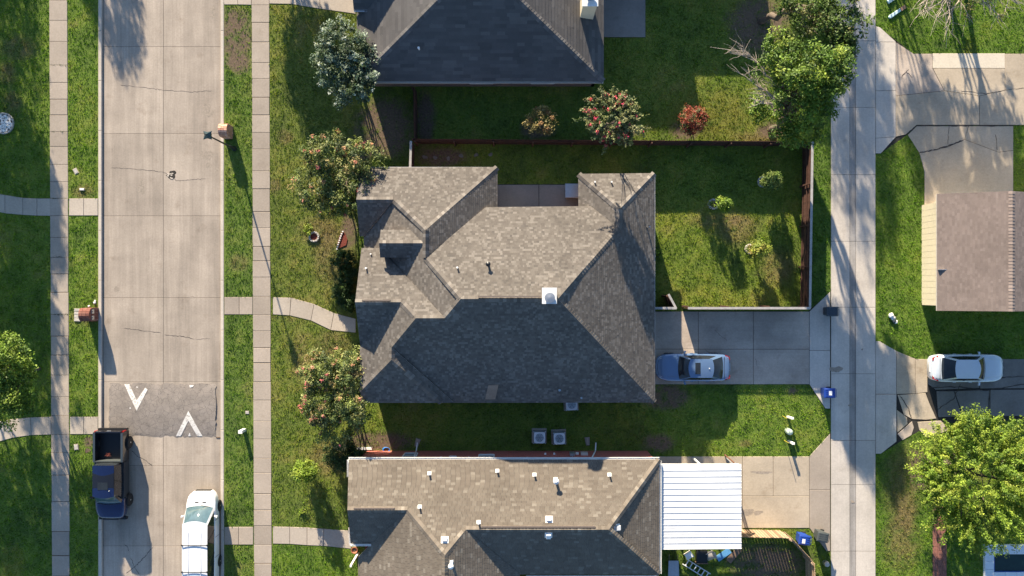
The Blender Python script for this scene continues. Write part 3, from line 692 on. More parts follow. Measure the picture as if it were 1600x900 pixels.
mf = [F(N0,(759,324),(923,322.5),(967,357),(872,467),(720,467),(665,403)), F(NWe,(777,261.5),(777,324),(759,324),(665,403),(665,360)),
      F(NWn,(563,262),(777,261.5),(665,360),(615,312),(557,312)), F(G1s,(557,312),(615,312),(569,369),(562,369)),
      F(W0,(615,312),(665,360),(665,402),(720,467),(695,497),(594,388),(569,388),(569,369)), F(G3n,(565,388),(594,388),(695,497),(650,497),(627,472),(555,472)),
      F(G3s,(555,472),(627,472),(563,541)), F(W1,(627,472),(650,497),(612,543),(612,562),(563,612),(563,541)), F(S1,(612,562),(690,629),(566,629),(563,612)),
      F(E1,(612,543),(612,562),(690,629),(708,628)), F(S0,(720,467),(872,467),(1023,628.5),(690,629),(612,543),(650,497),(695,497)),
      F(E0,(1022.5,271),(968,327),(967,357),(872,467),(1023,628.5)), F(NEn,(904,272),(1022.5,271),(968,327)), F(NEw,(904,272),(968,327),(967,357),(923,322.5),(904,322.5)),
      F(G2n,(595,359.5),(648,359.5),(662,380),(592.5,380)), F(G2s,(592.5,380),(662,380),(650,402),(594,402))]
def cr(pa, pb, a, b): return (pa.hit(*a), pa.hit(*b), pa, pb)
mc = [cr(N0,S0,(720,467),(872,467)), cr(E0,N0,(872,467),(967,357)), cr(E0,S0,(872,467),(1023,628.5)), cr(NEn,NEw,(904,272),(968,327)), cr(NEn,E0,(1022.5,271),(968,327)), cr(E0,NEw,(968,327),(967,357)),
      cr(NWn,NWe,(777,261.5),(665,360)), cr(NWn,W0,(615,312),(665,360)), cr(NWe,W0,(665,360),(665,403)), cr(N0,W0,(665,403),(720,467)), cr(S0,W0,(720,467),(695,497)), cr(NWn,G1s,(557,312),(615,312)),
      cr(G3n,S0,(650,497),(695,497)), cr(G3n,W1,(627,472),(650,497)), cr(G3n,G3s,(555,472),(627,472)), cr(W1,S0,(650,497),(612,543)), cr(W1,E1,(612,543),(612,562)), cr(S1,W1,(612,562),(563,612)), cr(S1,E1,(612,562),(690,629)), cr(G2n,G2s,(592.5,380),(662,380))]
mroof = roof(house, mf, STY_MAIN, mc, 11)
bx = lambda px, z=2.7: P(px, 450, z).x
by = lambda py, z=2.7: P(800, py, z).y
o = .35
foot = [(bx(563)+o, by(262)-o), (bx(777)-o, by(262)-o), (bx(777)-o, by(324,3.2)-o), (bx(904)+o, by(324,3.2)-o), (bx(904)+o, by(271.5)-o), (bx(1023)-o, by(271.5)-o), (bx(1023)-o, by(629)+o), (bx(566)+o, by(629)+o),
        (bx(566)+o, by(541,3.7)), (bx(556,5.3)+.12, by(541,3.7)), (bx(556,5.3)+.12, by(388,3.4)-.3), (bx(575), by(388,3.4)-.3), (bx(575), by(369)+.3), (bx(563)+o, by(369)+.3)]
walls(house, foot, [2.72,2.72,2.9,2.72,2.72,2.72,2.72,2.72,3.0,3.3,3.2,2.6,2.5,2.55], M['brick_tan'])
# gable walls
def gable(parent, pts, mat, d=(.12, 0)):
    MB().hexa([(p.x+d[0], p.y+d[1], p.z) for p in pts], [(p.x, p.y, p.z) for p in pts]).build('gable', mat, parent)
dz = Vector((.12, 0, -.17))
a_ = NWn.hit(557,312)+dz; b_ = NWn.hit(563,262)+dz; c_ = G1s.hit(562,369)+dz
gable(house, [a_, Vector((a_.x, b_.y, 2.5)), Vector((a_.x, c_.y, 2.5))], M['brick_tan'])
a_ = G3n.hit(555,472)+dz; b_ = G3n.hit(565,388)+dz; c_ = G3s.hit(563,541)+dz
gable(house, [a_, Vector((a_.x, b_.y, b_.z)), Vector((a_.x, b_.y, 2.6)), Vector((a_.x, c_.y, 2.6)), Vector((a_.x, c_.y, c_.z))], M['brick_tan'])
a_ = G2n.hit(592.5,380)+dz; b_ = G2n.hit(595,359.5)+dz; c_ = G2s.hit(594,402)+dz
gable(house, [a_, Vector((a_.x, b_.y-.05, b_.z)), Vector((a_.x, b_.y-.05, 2.5)), Vector((a_.x, c_.y+.05, 2.5)), Vector((a_.x, c_.y+.05, c_.z))], M['brick_tan'], (.2, 0))
for yy in (b_.y-.1, c_.y+.1):
    MB().box(a_.x, a_.x+2.0, yy-.08, yy+.08, 2.5, b_.z-.02).build('dormer_wall', M['brick_tan'], house)
# openings
fx_ = bx(556,5.3)+.12
for yy in (by(430), by(500)): window(house, fx_-.01, yy, .8, 1.2, 1.5, (-1,0))
window(house, bx(563)+o-.01, by(300), .8, 1.2, 1.5, (-1,0)); door(house, bx(575)-.01, by(379), .95, 2.1, (-1,0), M['brown_board'])
window(house, bx(566)+o-.01, by(590), .8, 1.4, 1.5, (-1,0))
for xx in (bx(640), bx(760), bx(930)): window(house, xx, by(629)+o-.01, .9, 1.2, 1.3, (0,-1))
gd = MB().box(bx(1023)-o-.02, bx(1023)-o+.03, by(598), by(500), .03, 2.2).build('garage_door', M['white'], house)
for k in range(4): MB().box(bx(1023)-o+.03, bx(1023)-o+.045, by(597), by(501), .08+k*.54, .56+k*.54).build('panel', M['white'], gd)
window(house, bx(840), by(324,3.2)-o+.01, .3, 1.6, 2.0, (0,1)); door(house, bx(795), by(324,3.2)-o+.01, .9, 2.1, (0,1), M['white'])
# chimney with metal cap
cp0 = N0.hit(858,462)
chm = MB().box(cp0.x-.36, cp0.x+.36, cp0.y-.40, cp0.y+.40, 5.6, 6.82).build('chimney', M['fascia'], house)
MB().box(cp0.x-.43, cp0.x+.43, cp0.y-.47, cp0.y+.47, 6.82, 6.88).build('chimney_cap', M['white_metal'], chm)
MB().lathe([(.19,6.87),(.19,6.96),(.30,6.97),(.30,7.0),(.05,7.04)], 18, cp0.x+.02, cp0.y-.12).build('flue_cap', M['metal'], chm)
for pl, p, hh, r, mt in ((N0,(763,413),.42,.07,'black'),(N0,(715,418),.3,.05,'white'),(NEn,(929,285),.28,.045,'white'),(NEn,(955,285),.28,.045,'white'),(G3n,(573,419),.3,.05,'white'),(G3n,(580,397),.18,.04,'white'),
                         (E0,(1011,356),1.0,.035,'metal'),(S0,(874,609),.22,.06,'metal'),(S0,(908,621),.22,.05,'metal'),(S0,(725,617),.16,.06,'deck')):
    pipe_vent(mroof, pl.hit(*p), hh, r, M[mt], hood=(mt == 'black'))
ridge_vent(mroof, S0.hit(747,466)+Vector((0,.1,.05)), S0.hit(846,466)+Vector((0,.1,.05))); ridge_vent(mroof, G3n.hit(566,470.5)+Vector((0,.05,.05)), G3n.hit(610,470.5)+Vector((0,.05,.05)))
# reflected sunlight near the south eave, painted as a tan shingle patch
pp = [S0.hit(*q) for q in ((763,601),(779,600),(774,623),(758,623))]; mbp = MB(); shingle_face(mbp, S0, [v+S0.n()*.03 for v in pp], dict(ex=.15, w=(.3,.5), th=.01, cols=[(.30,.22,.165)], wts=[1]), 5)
mbp.build('sun_glint_patch', M['shingle'], mroof)
for k in range(16):  # white edging of the gutterless east eave
    pass
MB().box(bx(1023)-.01, bx(1023)+.02, by(628), by(272), 2.56, 2.72).build('eave_trim', M['white'], house)
MB().box(bx(563), bx(777), by(261.5)-.02, by(261.5)+.02, 2.56, 2.72).build('eave_trim', M['white'], house)

# ---- south house
house2 = thing('brick_house', 'red brick house with tan tab shingle roof and many white roof vents beside the carport', 'house')
t = .48
Nn = Pl(P(800,718,3.0), UN, t); E2 = Pl(P(1030,800,3.0), UE, t); Ss = Pl(Nn.hit(840,827), US, t)
pk = Nn.hit(695,867); Ww = Pl(pk, UW, t); We = Pl(pk, UE, t); Gs = Pl(Nn.hit(590,796.5), US, t)
sf = [F(Nn,(545,718),(1030,718),(951,827),(728,827),(695,867),(637,796.5),(543,796.5)), F(E2,(1030,718),(1030,897),(951,827)), F(Ss,(951,827),(1030,897),(812,897),(728,827)),
      F(We,(728,827),(812,897),(812,1010),(695,1010),(695,867)), F(Gs,(543,796.5),(637,796.5),(581,849),(548,849)), F(Ww,(637,796.5),(695,867),(695,1010),(560,1010),(560,870),(581,849))]
sc_ = [cr(Nn,Ss,(728,827),(951,827)), cr(Nn,E2,(1030,718),(951,827)), cr(Ss,E2,(951,827),(1030,897)), cr(Nn,We,(728,827),(695,867)), cr(Nn,Ww,(637,796.5),(695,867)), cr(Nn,Gs,(543,796.5),(637,796.5)), cr(Ww,We,(695,867),(695,1010))]
sroof = roof(house2, sf, STY_SOUTH, sc_, 31)
ye = P(0,718,3.0).y-.05; xw = P(548,0,3.0).x+.3; xe = P(1030,0,3.0).x-.25
yg = by(848, 3.3)
foot2 = [(xw, ye), (xe, ye), (xe, by(895,3.1)+.3), (bx(812,3.1), by(895,3.1)+.3), (bx(812,3.1)-.3, by(1005,3)), (bx(560,2.7)+.4, by(1005,3)), (bx(560,2.7)+.4, yg+.3), (xw, yg+.3)]
walls(house2, foot2, [2.9,2.95,2.95,2.95,2.6,2.6,2.9,2.95], M['brick_red'])
a_ = Nn.hit(543,796.5)+dz; b_ = Nn.hit(545,718)+dz; c_ = Gs.hit(548,849)+dz
gable(house2, [a_, Vector((a_.x, b_.y-.1, b_.z)), Vector((a_.x, b_.y-.1, 2.4)), Vector((a_.x, c_.y+.1, 2.4)), Vector((a_.x, c_.y+.1, c_.z))], M['brick_red'], (.25, 0))
# south gable end
gz0 = by(1005,3); gw0, gw1 = bx(560,2.7)+.4, bx(812,3.1)-.3
gable(house2, [Vector((pk.x,gz0+.02,pk.z-.18)), Vector((gw0,gz0+.02,Ww.z(gw0,0)-.18)), Vector((gw0,gz0+.02,2.3)), Vector((gw1,gz0+.02,2.3)), Vector((gw1,gz0+.02,We.z(gw1,0)-.18))], M['brick_red'], (0,.18))
# gutters and downpipes
def gutter(parent, p, q, mat=None, w=.12):
    p = Vector(p); q = Vector(q); d = (q-p).normalized(); s = Vector((-d.y, d.x, 0)).normalized()*w*.5
    m = MB(); m.hexa([p-s, q-s, q+s, p+s], [p-s+Vector((0,0,.02)), q-s+Vector((0,0,.02)), q+s+Vector((0,0,.02)), p+s+Vector((0,0,.02))])
    for k in (-1, 1):
        e = s*k; m.hexa([p+e*.8, q+e*.8, q+e, p+e] if k > 0 else [p+e, q+e, q+e*.8, p+e*.8], [v+Vector((0,0,.11)) for v in ([p+e*.8, q+e*.8, q+e, p+e] if k > 0 else [p+e, q+e, q+e*.8, p+e*.8])])
    return m.build('gutter', mat or M['white'], parent)
e0 = P(545,717.5,2.9); e1 = P(1030,717.5,2.9)
gutter(house2, e0+Vector((0,.07,0)), e1+Vector((0,.07,0))); gutter(house2, P(545.5,718,2.9)+Vector((-.05,0,0)), P(545.5,745,2.9)+Vector((-.05,0,0))); gutter(house2, P(1030,720,2.85)+Vector((.07,0,0)), P(1030,896,2.85)+Vector((.07,0,0)))
gutter(house2, P(822,898,2.95)+Vector((0,-.07,0)), P(1028,898,2.95)+Vector((0,-.07,0))); gutter(house2, P(548,824,3.0)+Vector((-.06,0,0)), P(549,849,3.0)+Vector((-.06,0,0))); gutter(house2, P(549,849.5,3.2)+Vector((0,-.06,0)), P(580,849.5,3.2)+Vector((0,-.06,0)))
for px_ in (646.5, 925):
    MB().tube([P(px_,717,2.9)+Vector((0,.05,0)), Vector((P(px_,0,2.7).x, ye+.06, 2.6)), Vector((P(px_,0,0).x+.2, ye+.06, .3)), Vector((P(px_,0,0).x+.25, ye+.55, .08))], .045, 6).build('downpipe', M['white'], house2)
window(house2, P(760,0,1.8).x, ye+.01, 1.35, 1.05, .95, (0,1)); window(house2, P(708,0,1.8).x, ye+.01, 1.9, .5, .5, (0,1)); window(house2, P(640,0,1.8).x, ye+.01, .9, .9, 1.3, (0,1))
for px_, z_ in ((733,2.4),(824,2.5),(852,1.2),(866,1.2),(689,2.4)): MB().box(P(px_,0,z_).x-.06, P(px_,0,z_).x+.06, ye-.01, ye+.1, z_-.05, z_+.07).build('wall_vent', M['white'], house2)
mtr = MB().box(P(894,0,1.5).x-.16, P(894,0,1.5).x+.16, ye-.01, ye+.17, 1.1, 1.75).build('electric_meter', M['metal'], house2); MB().tube([Vector((P(894,0,1.5).x, ye+.08, 1.75)), Vector((P(894,0,1.5).x-.1, ye+.08, 2.8))], .03, 6).build('conduit', M['metal'], mtr)
MB().box(P(913,0,1.3).x-.22, P(913,0,1.3).x+.22, ye-.01, ye+.15, 1.0, 1.5).build('cable_box', M['fascia'], house2); MB().box(P(902,0,1.3).x-.1, P(902,0,1.3).x+.1, ye-.01, ye+.12, 1.0, 1.25).build('cable_box', M['white'], house2)
for pl, p, hh, r, hood in ((Nn,(671,739),.32,.06,0),(Nn,(777,735),.3,.06,0),(Nn,(835,741),.3,.06,0),(Nn,(868,748),.6,.09,1),(Nn,(952,741),.34,.05,0),(Nn,(656,791),.32,.055,0),(Nn,(748,815),.35,.06,0),(We,(706,878),.7,.08,1)):
    q = pl.hit(*p); o_ = pipe_vent(sroof, q, hh, r, M['white'], hood=bool(hood))
    n_ = pl.n(); u_ = Vector((pl.u[0], pl.u[1], pl.t)).normalized(); a_ = Vector((-pl.u[1], pl.u[0], 0))
    MB().hexa([q+a_*i+u_*j for i, j in ((-.12,-.08),(.12,-.08),(.12,.15),(-.12,.15))], [q+a_*i+u_*j+n_*.05 for i, j in ((-.12,-.08),(.12,-.08),(.12,.15),(-.12,.15))]).build('flashing', M['white'], o_)
for pl, p in ((Nn,(858,811)),(Nn,(695,843)),(Ss,(857,836)),(E2,(964,824))): box_vent(sroof, pl, pl.hit(*p))
ridge_vent(sroof, Nn.hit(752,825)+Vector((0,.1,.04)), Nn.hit(930,825)+Vector((0,.1,.04))); ridge_vent(sroof, Nn.hit(553,795)+Vector((0,.05,.04)), Nn.hit(617,795)+Vector((0,.05,.04)))
door(house2, bx(560,2.7)+.39, by(868), .95, 2.1, (-1,0), M['brown_board']); window(house2, xw-.01, by(800), .9, 1.4, 1.4, (-1,0)); window(house2, bx(560,2.7)+.39, by(930), .9, 1.4, 1.4, (-1,0))
for yy in (by(852), by(886)): MB().box(bx(553,1.5)-.06, bx(553,1.5)+.06, yy-.06, yy+.06, 0, 2.55).build('porch_post', M['white'], house2)

# ---- north house (most of it beyond the top edge)
house3 = thing('brick_house', 'grey shingled hip roofed brick house at the top with a pale chimney', 'house')
XW, XE, YS, YN = P(558,0,2.7).x, P(943,0,2.7).x, P(0,127,2.7).y, 33.0
Sn = Pl((0,YS,2.7), US, .59); En = Pl((XE,0,2.7), UE, .47); Wn_ = Pl((XW,0,2.7), UW, .47); Nh = Pl((0,YN,2.7), UN, .59)
xm = (XE+XW)/2; zt = En.z(xm,0); y1 = YS+(zt-2.7)/.59; y2 = YN-(zt-2.7)/.59
A1, A2 = Vector((xm,y1,zt)), Vector((xm,y2,zt)); k1, k2, k3, k4 = Vector((XW,YS,2.7)), Vector((XE,YS,2.7)), Vector((XE,YN,2.7)), Vector((XW,YN,2.7))
gy0, gy1 = P(0,16,3.0).y, 23.5; gym = (gy0+gy1)/2
GWs = Pl((0,gy0,3.0), US, .59); GWn = Pl((0,gy1,3.0), UN, .59); gz_ = GWs.z(0,gym); xg = XW-.15; xin = XW+(gz_-2.7)/.47
nf = [(Sn,[k1,k2,A1]), (En,[k2,k3,A2,A1]), (Nh,[k3,k4,A2]), (Wn_,[k4,k1,A1,A2]),
      (GWs,[Vector((xg,gy0,3.0)),Vector((XW+.64,gy0,3.0)),Vector((xin,gym,gz_)),Vector((xg,gym,gz_))]), (GWn,[Vector((xg,gy1,3.0)),Vector((xg,gym,gz_)),Vector((xin,gym,gz_)),Vector((XW+.64,gy1,3.0))])]
gw_y0, gw_x0, gw_x1, gw_y1 = 21.5, 1.0, 8.1, 32.0
Gg_s = Pl((0,gw_y0,2.7), US, .55); Gg_n = Pl((0,gw_y1,2.7), UN, .55); gmy = (gw_y0+gw_y1)/2; gmz = Gg_s.z(0,gmy)
nf += [(Gg_s,[Vector((gw_x0,gw_y0,2.7)),Vector((gw_x1,gw_y0,2.7)),Vector((gw_x1,gmy,gmz)),Vector((gw_x0,gmy,gmz))]), (Gg_n,[Vector((gw_x1,gw_y1,2.7)),Vector((gw_x0,gw_y1,2.7)),Vector((gw_x0,gmy,gmz)),Vector((gw_x1,gmy,gmz))])]
nroof = roof(house3, nf, STY_NORTH, [(k1,A1,Sn,Wn_),(k2,A1,Sn,En),(A1,A2,En,Wn_),(Vector((xg,gym,gz_)),Vector((xin,gym,gz_)),GWs,GWn)], 51)
foot3 = [(XW+.35,YS+.34),(XE-.35,YS+.34),(XE-.35,gw_y0+.35),(gw_x1-.35,gw_y0+.35),(gw_x1-.35,gw_y1-.35),(XE-.35,gw_y1-.35),(XE-.35,YN-.35),(XW+.35,YN-.35)]
walls(house3, foot3, 2.72, M['brick_tan'])
gable(house3, [Vector((xg+.15,gym,gz_-.2)), Vector((xg+.15,gy0+.2,2.9)), Vector((xg+.15,gy0+.2,0)), Vector((xg+.15,gy1-.2,0)), Vector((xg+.15,gy1-.2,2.9))], M['brick_tan'], (.4,0))
gable(house3, [Vector((gw_x1-.36,gmy,gmz-.2)), Vector((gw_x1-.36,gw_y0+.4,2.7)), Vector((gw_x1-.36,gw_y1-.4,2.7))], M['brick_tan'], (-.2,0))
gutter(house3, (xg,gy0-.06,2.95), (XW+2.1,gy0-.06,2.95), M['metal']); gutter(house3, (XW,YS-.06,2.6), (XE,YS-.06,2.6), M['fascia'])
window(house3, -2.0, YS+.33, .9, 1.6, 1.3, (0,-1)); window(house3, 2.0, YS+.33, .9, 1.6, 1.3, (0,-1)); window(house3, xg+.14, gym, .8, 1.6, 1.5, (-1,0)); door(house3, XE-.34, 18.0, .9, 2.1, (1,0), M['white'])
cq = P(922, -4, 5.6); ch2 = MB().box(cq.x-.42, cq.x+.42, cq.y-.48, cq.y+.48, 2.6, 5.6).build('chimney', M['siding'], house3); MB().box(cq.x-.48, cq.x+.48, cq.y-.54, cq.y+.54, 5.6, 5.66).build('chimney_cap', M['white_metal'], ch2)
MB().lathe([(.2,5.65),(.2,5.8),(.3,5.82),(.05,5.92)], 16, cq.x, cq.y).build('flue_cap', M['metal'], ch2)
pipe_vent(nroof, Sn.hit(655,77), .3, .06, M['white'])

# ---- unseen garage added beyond the top edge to shade the top yard
gr2 = thing('garage', 'low unseen garage added beyond the top edge to shade the top yard', 'garage')
q0, q1, q2, q3 = 8.6, 14.6, 22.0, 28.0; Pa = Pl((0,q2,2.7), US, .3); Pb = Pl((0,q3,2.7), UN, .3); zm = Pa.z(0,(q2+q3)/2)
roof(gr2, [(Pa,[Vector((q0,q2,2.7)),Vector((q1,q2,2.7)),Vector((q1,(q2+q3)/2,zm)),Vector((q0,(q2+q3)/2,zm))]),(Pb,[Vector((q1,q3,2.7)),Vector((q0,q3,2.7)),Vector((q0,(q2+q3)/2,zm)),Vector((q1,(q2+q3)/2,zm))])], STY_NORTH, [(Vector((q0,(q2+q3)/2,zm)),Vector((q1,(q2+q3)/2,zm)),Pa,Pb)], 61, .12)
walls(gr2, [(q0+.3,q2+.3),(q1-.3,q2+.3),(q1-.3,q3-.3),(q0+.3,q3-.3)], 2.65, M['brick_tan'])
for xx in (q0+.3, q1-.5): gable(gr2, [Vector((xx,(q2+q3)/2,zm-.13)), Vector((xx,q2+.4,2.65)), Vector((xx,q3-.4,2.65))], M['brick_tan'], (.2,0))
door(gr2, 11.5, q2+.31, .9, 2.1, (0,-1), M['white'])
# ---- garage beyond the alley
gar = thing('garage', 'garage with brown shingled gable roof and cream board siding across the alley', 'garage')
tg = .39; ge = 2.9; Wg = Pl(P(1464,400,ge), UW, tg); rp = Wg.hit(1581,400); Eg = Pl(rp, UE, tg); yn, ys2 = P(0,303,ge).y, P(0,485.5,ge).y
xe2 = rp.x+(rp.z-ge)/tg; xw2 = P(1464,0,ge).x
gf = [(Wg,[Vector((xw2,ys2,ge)),Vector((rp.x,ys2,rp.z)),Vector((rp.x,yn,rp.z)),Vector((xw2,yn,ge))]), (Eg,[Vector((rp.x,ys2,rp.z)),Vector((xe2,ys2,ge)),Vector((xe2,yn,ge)),Vector((rp.x,yn,rp.z))])]
groof = roof(gar, gf, STY_GAR, [(Vector((rp.x,ys2,rp.z)),Vector((rp.x,yn,rp.z)),Wg,Eg)], 71, .12)
ga, gb, gc2, gd2 = xw2+.5, xe2-.33, ys2+.3, yn-.42
walls(gar, [(ga,gc2),(gb,gc2),(gb,gd2),(ga,gd2)], ge, M['siding'], .15)
for yy, d_ in ((gc2+.05,.1),(gd2-.15,.1)): gable(gar, [Vector((rp.x,yy,rp.z-.12)), Vector((ga,yy,ge)), Vector((gb,yy,ge))], M['siding'], (0,d_))
nb = 17; stp = (gd2-gc2)/nb
bm_ = MB().box(-.016, 0, .008, stp-.008, .08, ge-.1).mesh('siding_board')
for k in range(nb): link('siding_board', bm_, M['siding'], gar, (ga-.003, gc2+k*stp, 0))
gdr = MB().box(rp.x-2.4, rp.x+2.4, gd2-.02, gd2+.03, .04, 2.15).build('garage_door', M['white'], gar)
for k in range(4): MB().box(rp.x-2.35, rp.x+2.35, gd2+.03, gd2+.045, .08+k*.52, .55+k*.52).build('panel', M['white'], gdr)
MB().box(xw2+.02, xw2+.5, P(0,421.6,2.6).y-.02, P(0,421.6,2.6).y+.02, ge+.03, ge+.22).build('flashing', M['metal'], groof)

# ---- carport
cpt = thing('carport', 'white ribbed metal carport roof attached to the red brick house', 'carport')
zc0, zc1 = 2.75, 2.62
cx0, cx1 = P(1031.5,0,zc0).x, P(1158.5,0,zc1).x; cyn, cys = P(0,726,2.7).y, P(0,858.5,2.7).y
npan = 14; wpan = (cyn-cys)/npan
pm = MB()
for (a, b, z0, z1_) in ((0,.05,.0,.022),(.05,.10,.022,.022),(.10,.15,.022,.0),(.15,.55,0,0),(.55,.58,0,.008),(.58,.61,.008,0),(.61,1.0,0,.0)):
    L_ = cx1-cx0
    pm.hexa([(0,a*wpan,z0-.012),(L_,a*wpan,z0-.012+zc1-zc0),(L_,b*wpan,z1_-.012+zc1-zc0),(0,b*wpan,z1_-.012)], [(0,a*wpan,z0),(L_,a*wpan,z0+zc1-zc0),(L_,b*wpan,z1_+zc1-zc0),(0,b*wpan,z1_)])
pme = pm.mesh('roof_panel')
for k in range(npan): link('roof_panel', pme, M['white_metal'], cpt, (cx0, cys+k*wpan, zc0))
for yy in (cys+.05, cyn-.05): MB().box(cx0, cx1, yy-.05, yy+.05, 2.4, 2.55).build('beam', M['white_metal'], cpt)
MB().box(cx1-.1, cx1-.02, cys, cyn, 2.42, 2.57).build('beam', M['white_metal'], cpt)
for xx, yy in ((cx1-.2,cys+.15),(cx1-.2,cyn-.15),(cx0+2.7,cyn-.15),(cx0+2.7,cys+.15),(cx0+.2,cyn-.15),(cx0+.2,cys+.15)): MB().box(xx-.05, xx+.05, yy-.05, yy+.05, 0, 2.45).build('post', M['brass'] if yy > 0 else M['white_metal'], cpt)
MB().tube([Vector((P(1133,711,.1).x,P(1133,711,.1).y,.05)), Vector((P(1147,724,2.4).x, cyn+.05, 2.4))], .05, 6).build('brace', M['brass'], cpt)
# ---------------------------------------------------------------- fences
def picket_mesh(w, th, h, cols, r):
    m = MB(); c = r.choice(cols); j = r.uniform(.8, 1.15); c = tuple(v*j for v in c)
    k = w*.28
    # dog-eared board, bottom at z = 0
    m.hexa([(0,0,0),(w,0,0),(w,th,0),(0,th,0)], [(0,0,h-k),(w,0,h-k),(w,th,h-k),(0,th,h-k)], c)
    m.hexa([(0,0,h-k),(w,0,h-k),(w,th,h-k),(0,th,h-k)], [(k*.8,0,h),(w-k*.8,0,h),(w-k*.8,th,h),(k*.8,th,h)], c)
    return m.mesh('picket')
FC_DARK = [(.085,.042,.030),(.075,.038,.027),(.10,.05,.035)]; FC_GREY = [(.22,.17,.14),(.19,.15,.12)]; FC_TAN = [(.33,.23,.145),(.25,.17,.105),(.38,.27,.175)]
def fence(label, p, q, h, side=1, cap=True, cols=FC_DARK, w=.14, group='wooden yard fences', wave=0.0, post_step=2.4, name='wooden_fence'):
    """p, q: ground ends (xy). Boards on the left of p->q when side=1, rails and posts on the other side"""
    p = Vector(p); q = Vector(q); d = (q-p); Ln = d.length; d.normalize(); rz = math.atan2(d.y, d.x)
    t = thing(name, label, 'fence', (p.x, p.y, 0), rz, group); r = random.Random(int(abs(p.x*31+p.y*7)*10))
    ms = [picket_mesh(w-(.03 if cols is FC_TAN else .006), .02, h+(k-2)*(.02 if cols is FC_TAN else .008), cols, r) for k in range(5)]
    n = int(Ln/w)
    for k in range(n):
        o = link('picket', r.choice(ms), M['wood'], t, (k*w, .03*side-(.02 if side < 0 else 0), -.01+wave*math.sin(k*.09)*.5))
    for z in (.3, h*.55, h-.3): MB().box(0, Ln, -.025*side-.02, -.025*side+.02, z, z+.085, cols[0]).build('rail', M['wood'], t)
    npost = max(1, int(Ln/post_step)); pm_ = MB().box(-.045, .045, -.045, .045, 0, h-.05, cols[-1]).mesh('post')
    for k in range(npost+1): link('post', pm_, M['wood'], t, (min(Ln-.05, max(.05, k*Ln/npost)), -.095*side, 0))
    if cap:
        nc = max(1, round(Ln/2.6))
        for k in range(nc): MB().box(k*Ln/nc+.004, (k+1)*Ln/nc-.004, -.075, .075, h+.03, h+.065).build('cap_board', M['wood_cap'], t)
    return t
hN, hE, hS = 1.6, 1.83, 1.92
cNW = P(647,218,hN).to_2d(); cNE = P(1267,222,hN).to_2d(); cSE = P(1266,481.5,hS).to_2d()
fence('long dark wooden fence without a cap between the top yard and the back garden', cNW, cNE, hN, 1, False, wave=.03)
fence('dark wooden fence with a pale cap running along the grass verge by the alley', (cNE.x, cNE.y), (cSE.x, cSE.y), hE, 1, True)
g0, g1 = P(1074.5,481.5,hS).to_2d(), P(1057,481.5,hS).to_2d(); w0 = P(1018,481.5,hS).to_2d()
fence('pale capped wooden fence along the edge of the shaded driveway', (cSE.x, cSE.y), (g0.x, g0.y), hS, 1, True)
fence('short capped fence panel between the house corner and the open garden gate', (g1.x, g1.y), (w0.x, w0.y), hS, 1, True)
gt = fence('wooden garden gate standing open into the sunlit garden', (g1.x-.06, g1.y), (g1.x-.52, g1.y+.86), hS-.05, -1, False, FC_DARK, .14, None, name='garden_gate', post_step=5)
gt['category'] = 'gate'
MB().tube([(0.02,.06,.3),(.95,.06,1.5)], .035, 5, FC_TAN[0]).build('brace', M['wood'], gt)
MB().box(-.05, 1.0, -.10, .04, hS-.05, hS-.02, FC_GREY[0]).build('cap_board', M['wood_cap'], gt)
fence('dark fence from the top house corner down to the long yard fence', P(646,135,1.6).to_2d(), cNW, 1.6, 1, False)
fence('short grey topped side fence in front of the north west roof corner', cNW+Vector((-.2,-.1)), P(641,262,1.6).to_2d(), 1.6, 1, True)
ts = 1.7
fence('sunlit tan picket fence below the tan driveway beside the carport', P(1150,840,ts).to_2d(), P(1237,842,ts).to_2d(), ts, 1, False, FC_TAN, .19)
fence('slanting wooden fence cutting the corner behind the two lower bins', P(1238,843,ts).to_2d(), P(1272,880,ts).to_2d(), ts, 1, False, FC_TAN, .14)
fence('wooden fence along the alley verge running off the bottom edge', P(1272.5,881,ts).to_2d(), P(1274,1010,ts).to_2d(), ts, 1, False, FC_TAN, .14)

# ---------------------------------------------------------------- street lamp
lb = P(366.5, 232.5); lh = 5.0
lamp = thing('street_lamp', 'dark post top street lamp with a square lantern beside the upper brick mailbox', 'street lamp', lb)
MB().lathe([(.17,0),(.17,.08),(.11,.15),(.095,.9),(.06,1.0),(.045,lh-.75),(.04,lh-.7)], 14).build('pole', M['iron'], lamp, True)
MB().lathe([(.045,lh-.7),(.1,lh-.66),(.1,lh-.62),(.05,lh-.6)], 12).build('collar', M['iron'], lamp, True)
lt = MB().hexa([(-.11,-.11,lh-.58),(.11,-.11,lh-.58),(.11,.11,lh-.58),(-.11,.11,lh-.58)], [(-.18,-.18,lh-.2),(.18,-.18,lh-.2),(.18,.18,lh-.2),(-.18,.18,lh-.2)]).build('lantern_glass', M['pane'], lamp)
for sx, sy in ((-1,-1),(1,-1),(1,1),(-1,1)): MB().tube([(sx*.11,sy*.11,lh-.6),(sx*.185,sy*.185,lh-.18)], .014, 5).build('lantern_bar', M['iron'], lamp)
rf = MB(); q4 = [(-.27,-.27),(.27,-.27),(.27,.27),(-.27,.27)]
for k in range(4):
    a = q4[k]; b = q4[(k+1)%4]; mid = ((a[0]+b[0])*.36, (a[1]+b[1])*.36)
    rf.poly([(a[0],a[1],lh-.22),(mid[0],mid[1],lh-.18),(0,0,lh+.08)]); rf.poly([(mid[0],mid[1],lh-.18),(b[0],b[1],lh-.22),(0,0,lh+.08)])
    rf.poly([(0,0,lh-.2),(b[0],b[1],lh-.22),(mid[0],mid[1],lh-.18)]); rf.poly([(0,0,lh-.2),(mid[0],mid[1],lh-.18),(a[0],a[1],lh-.22)])
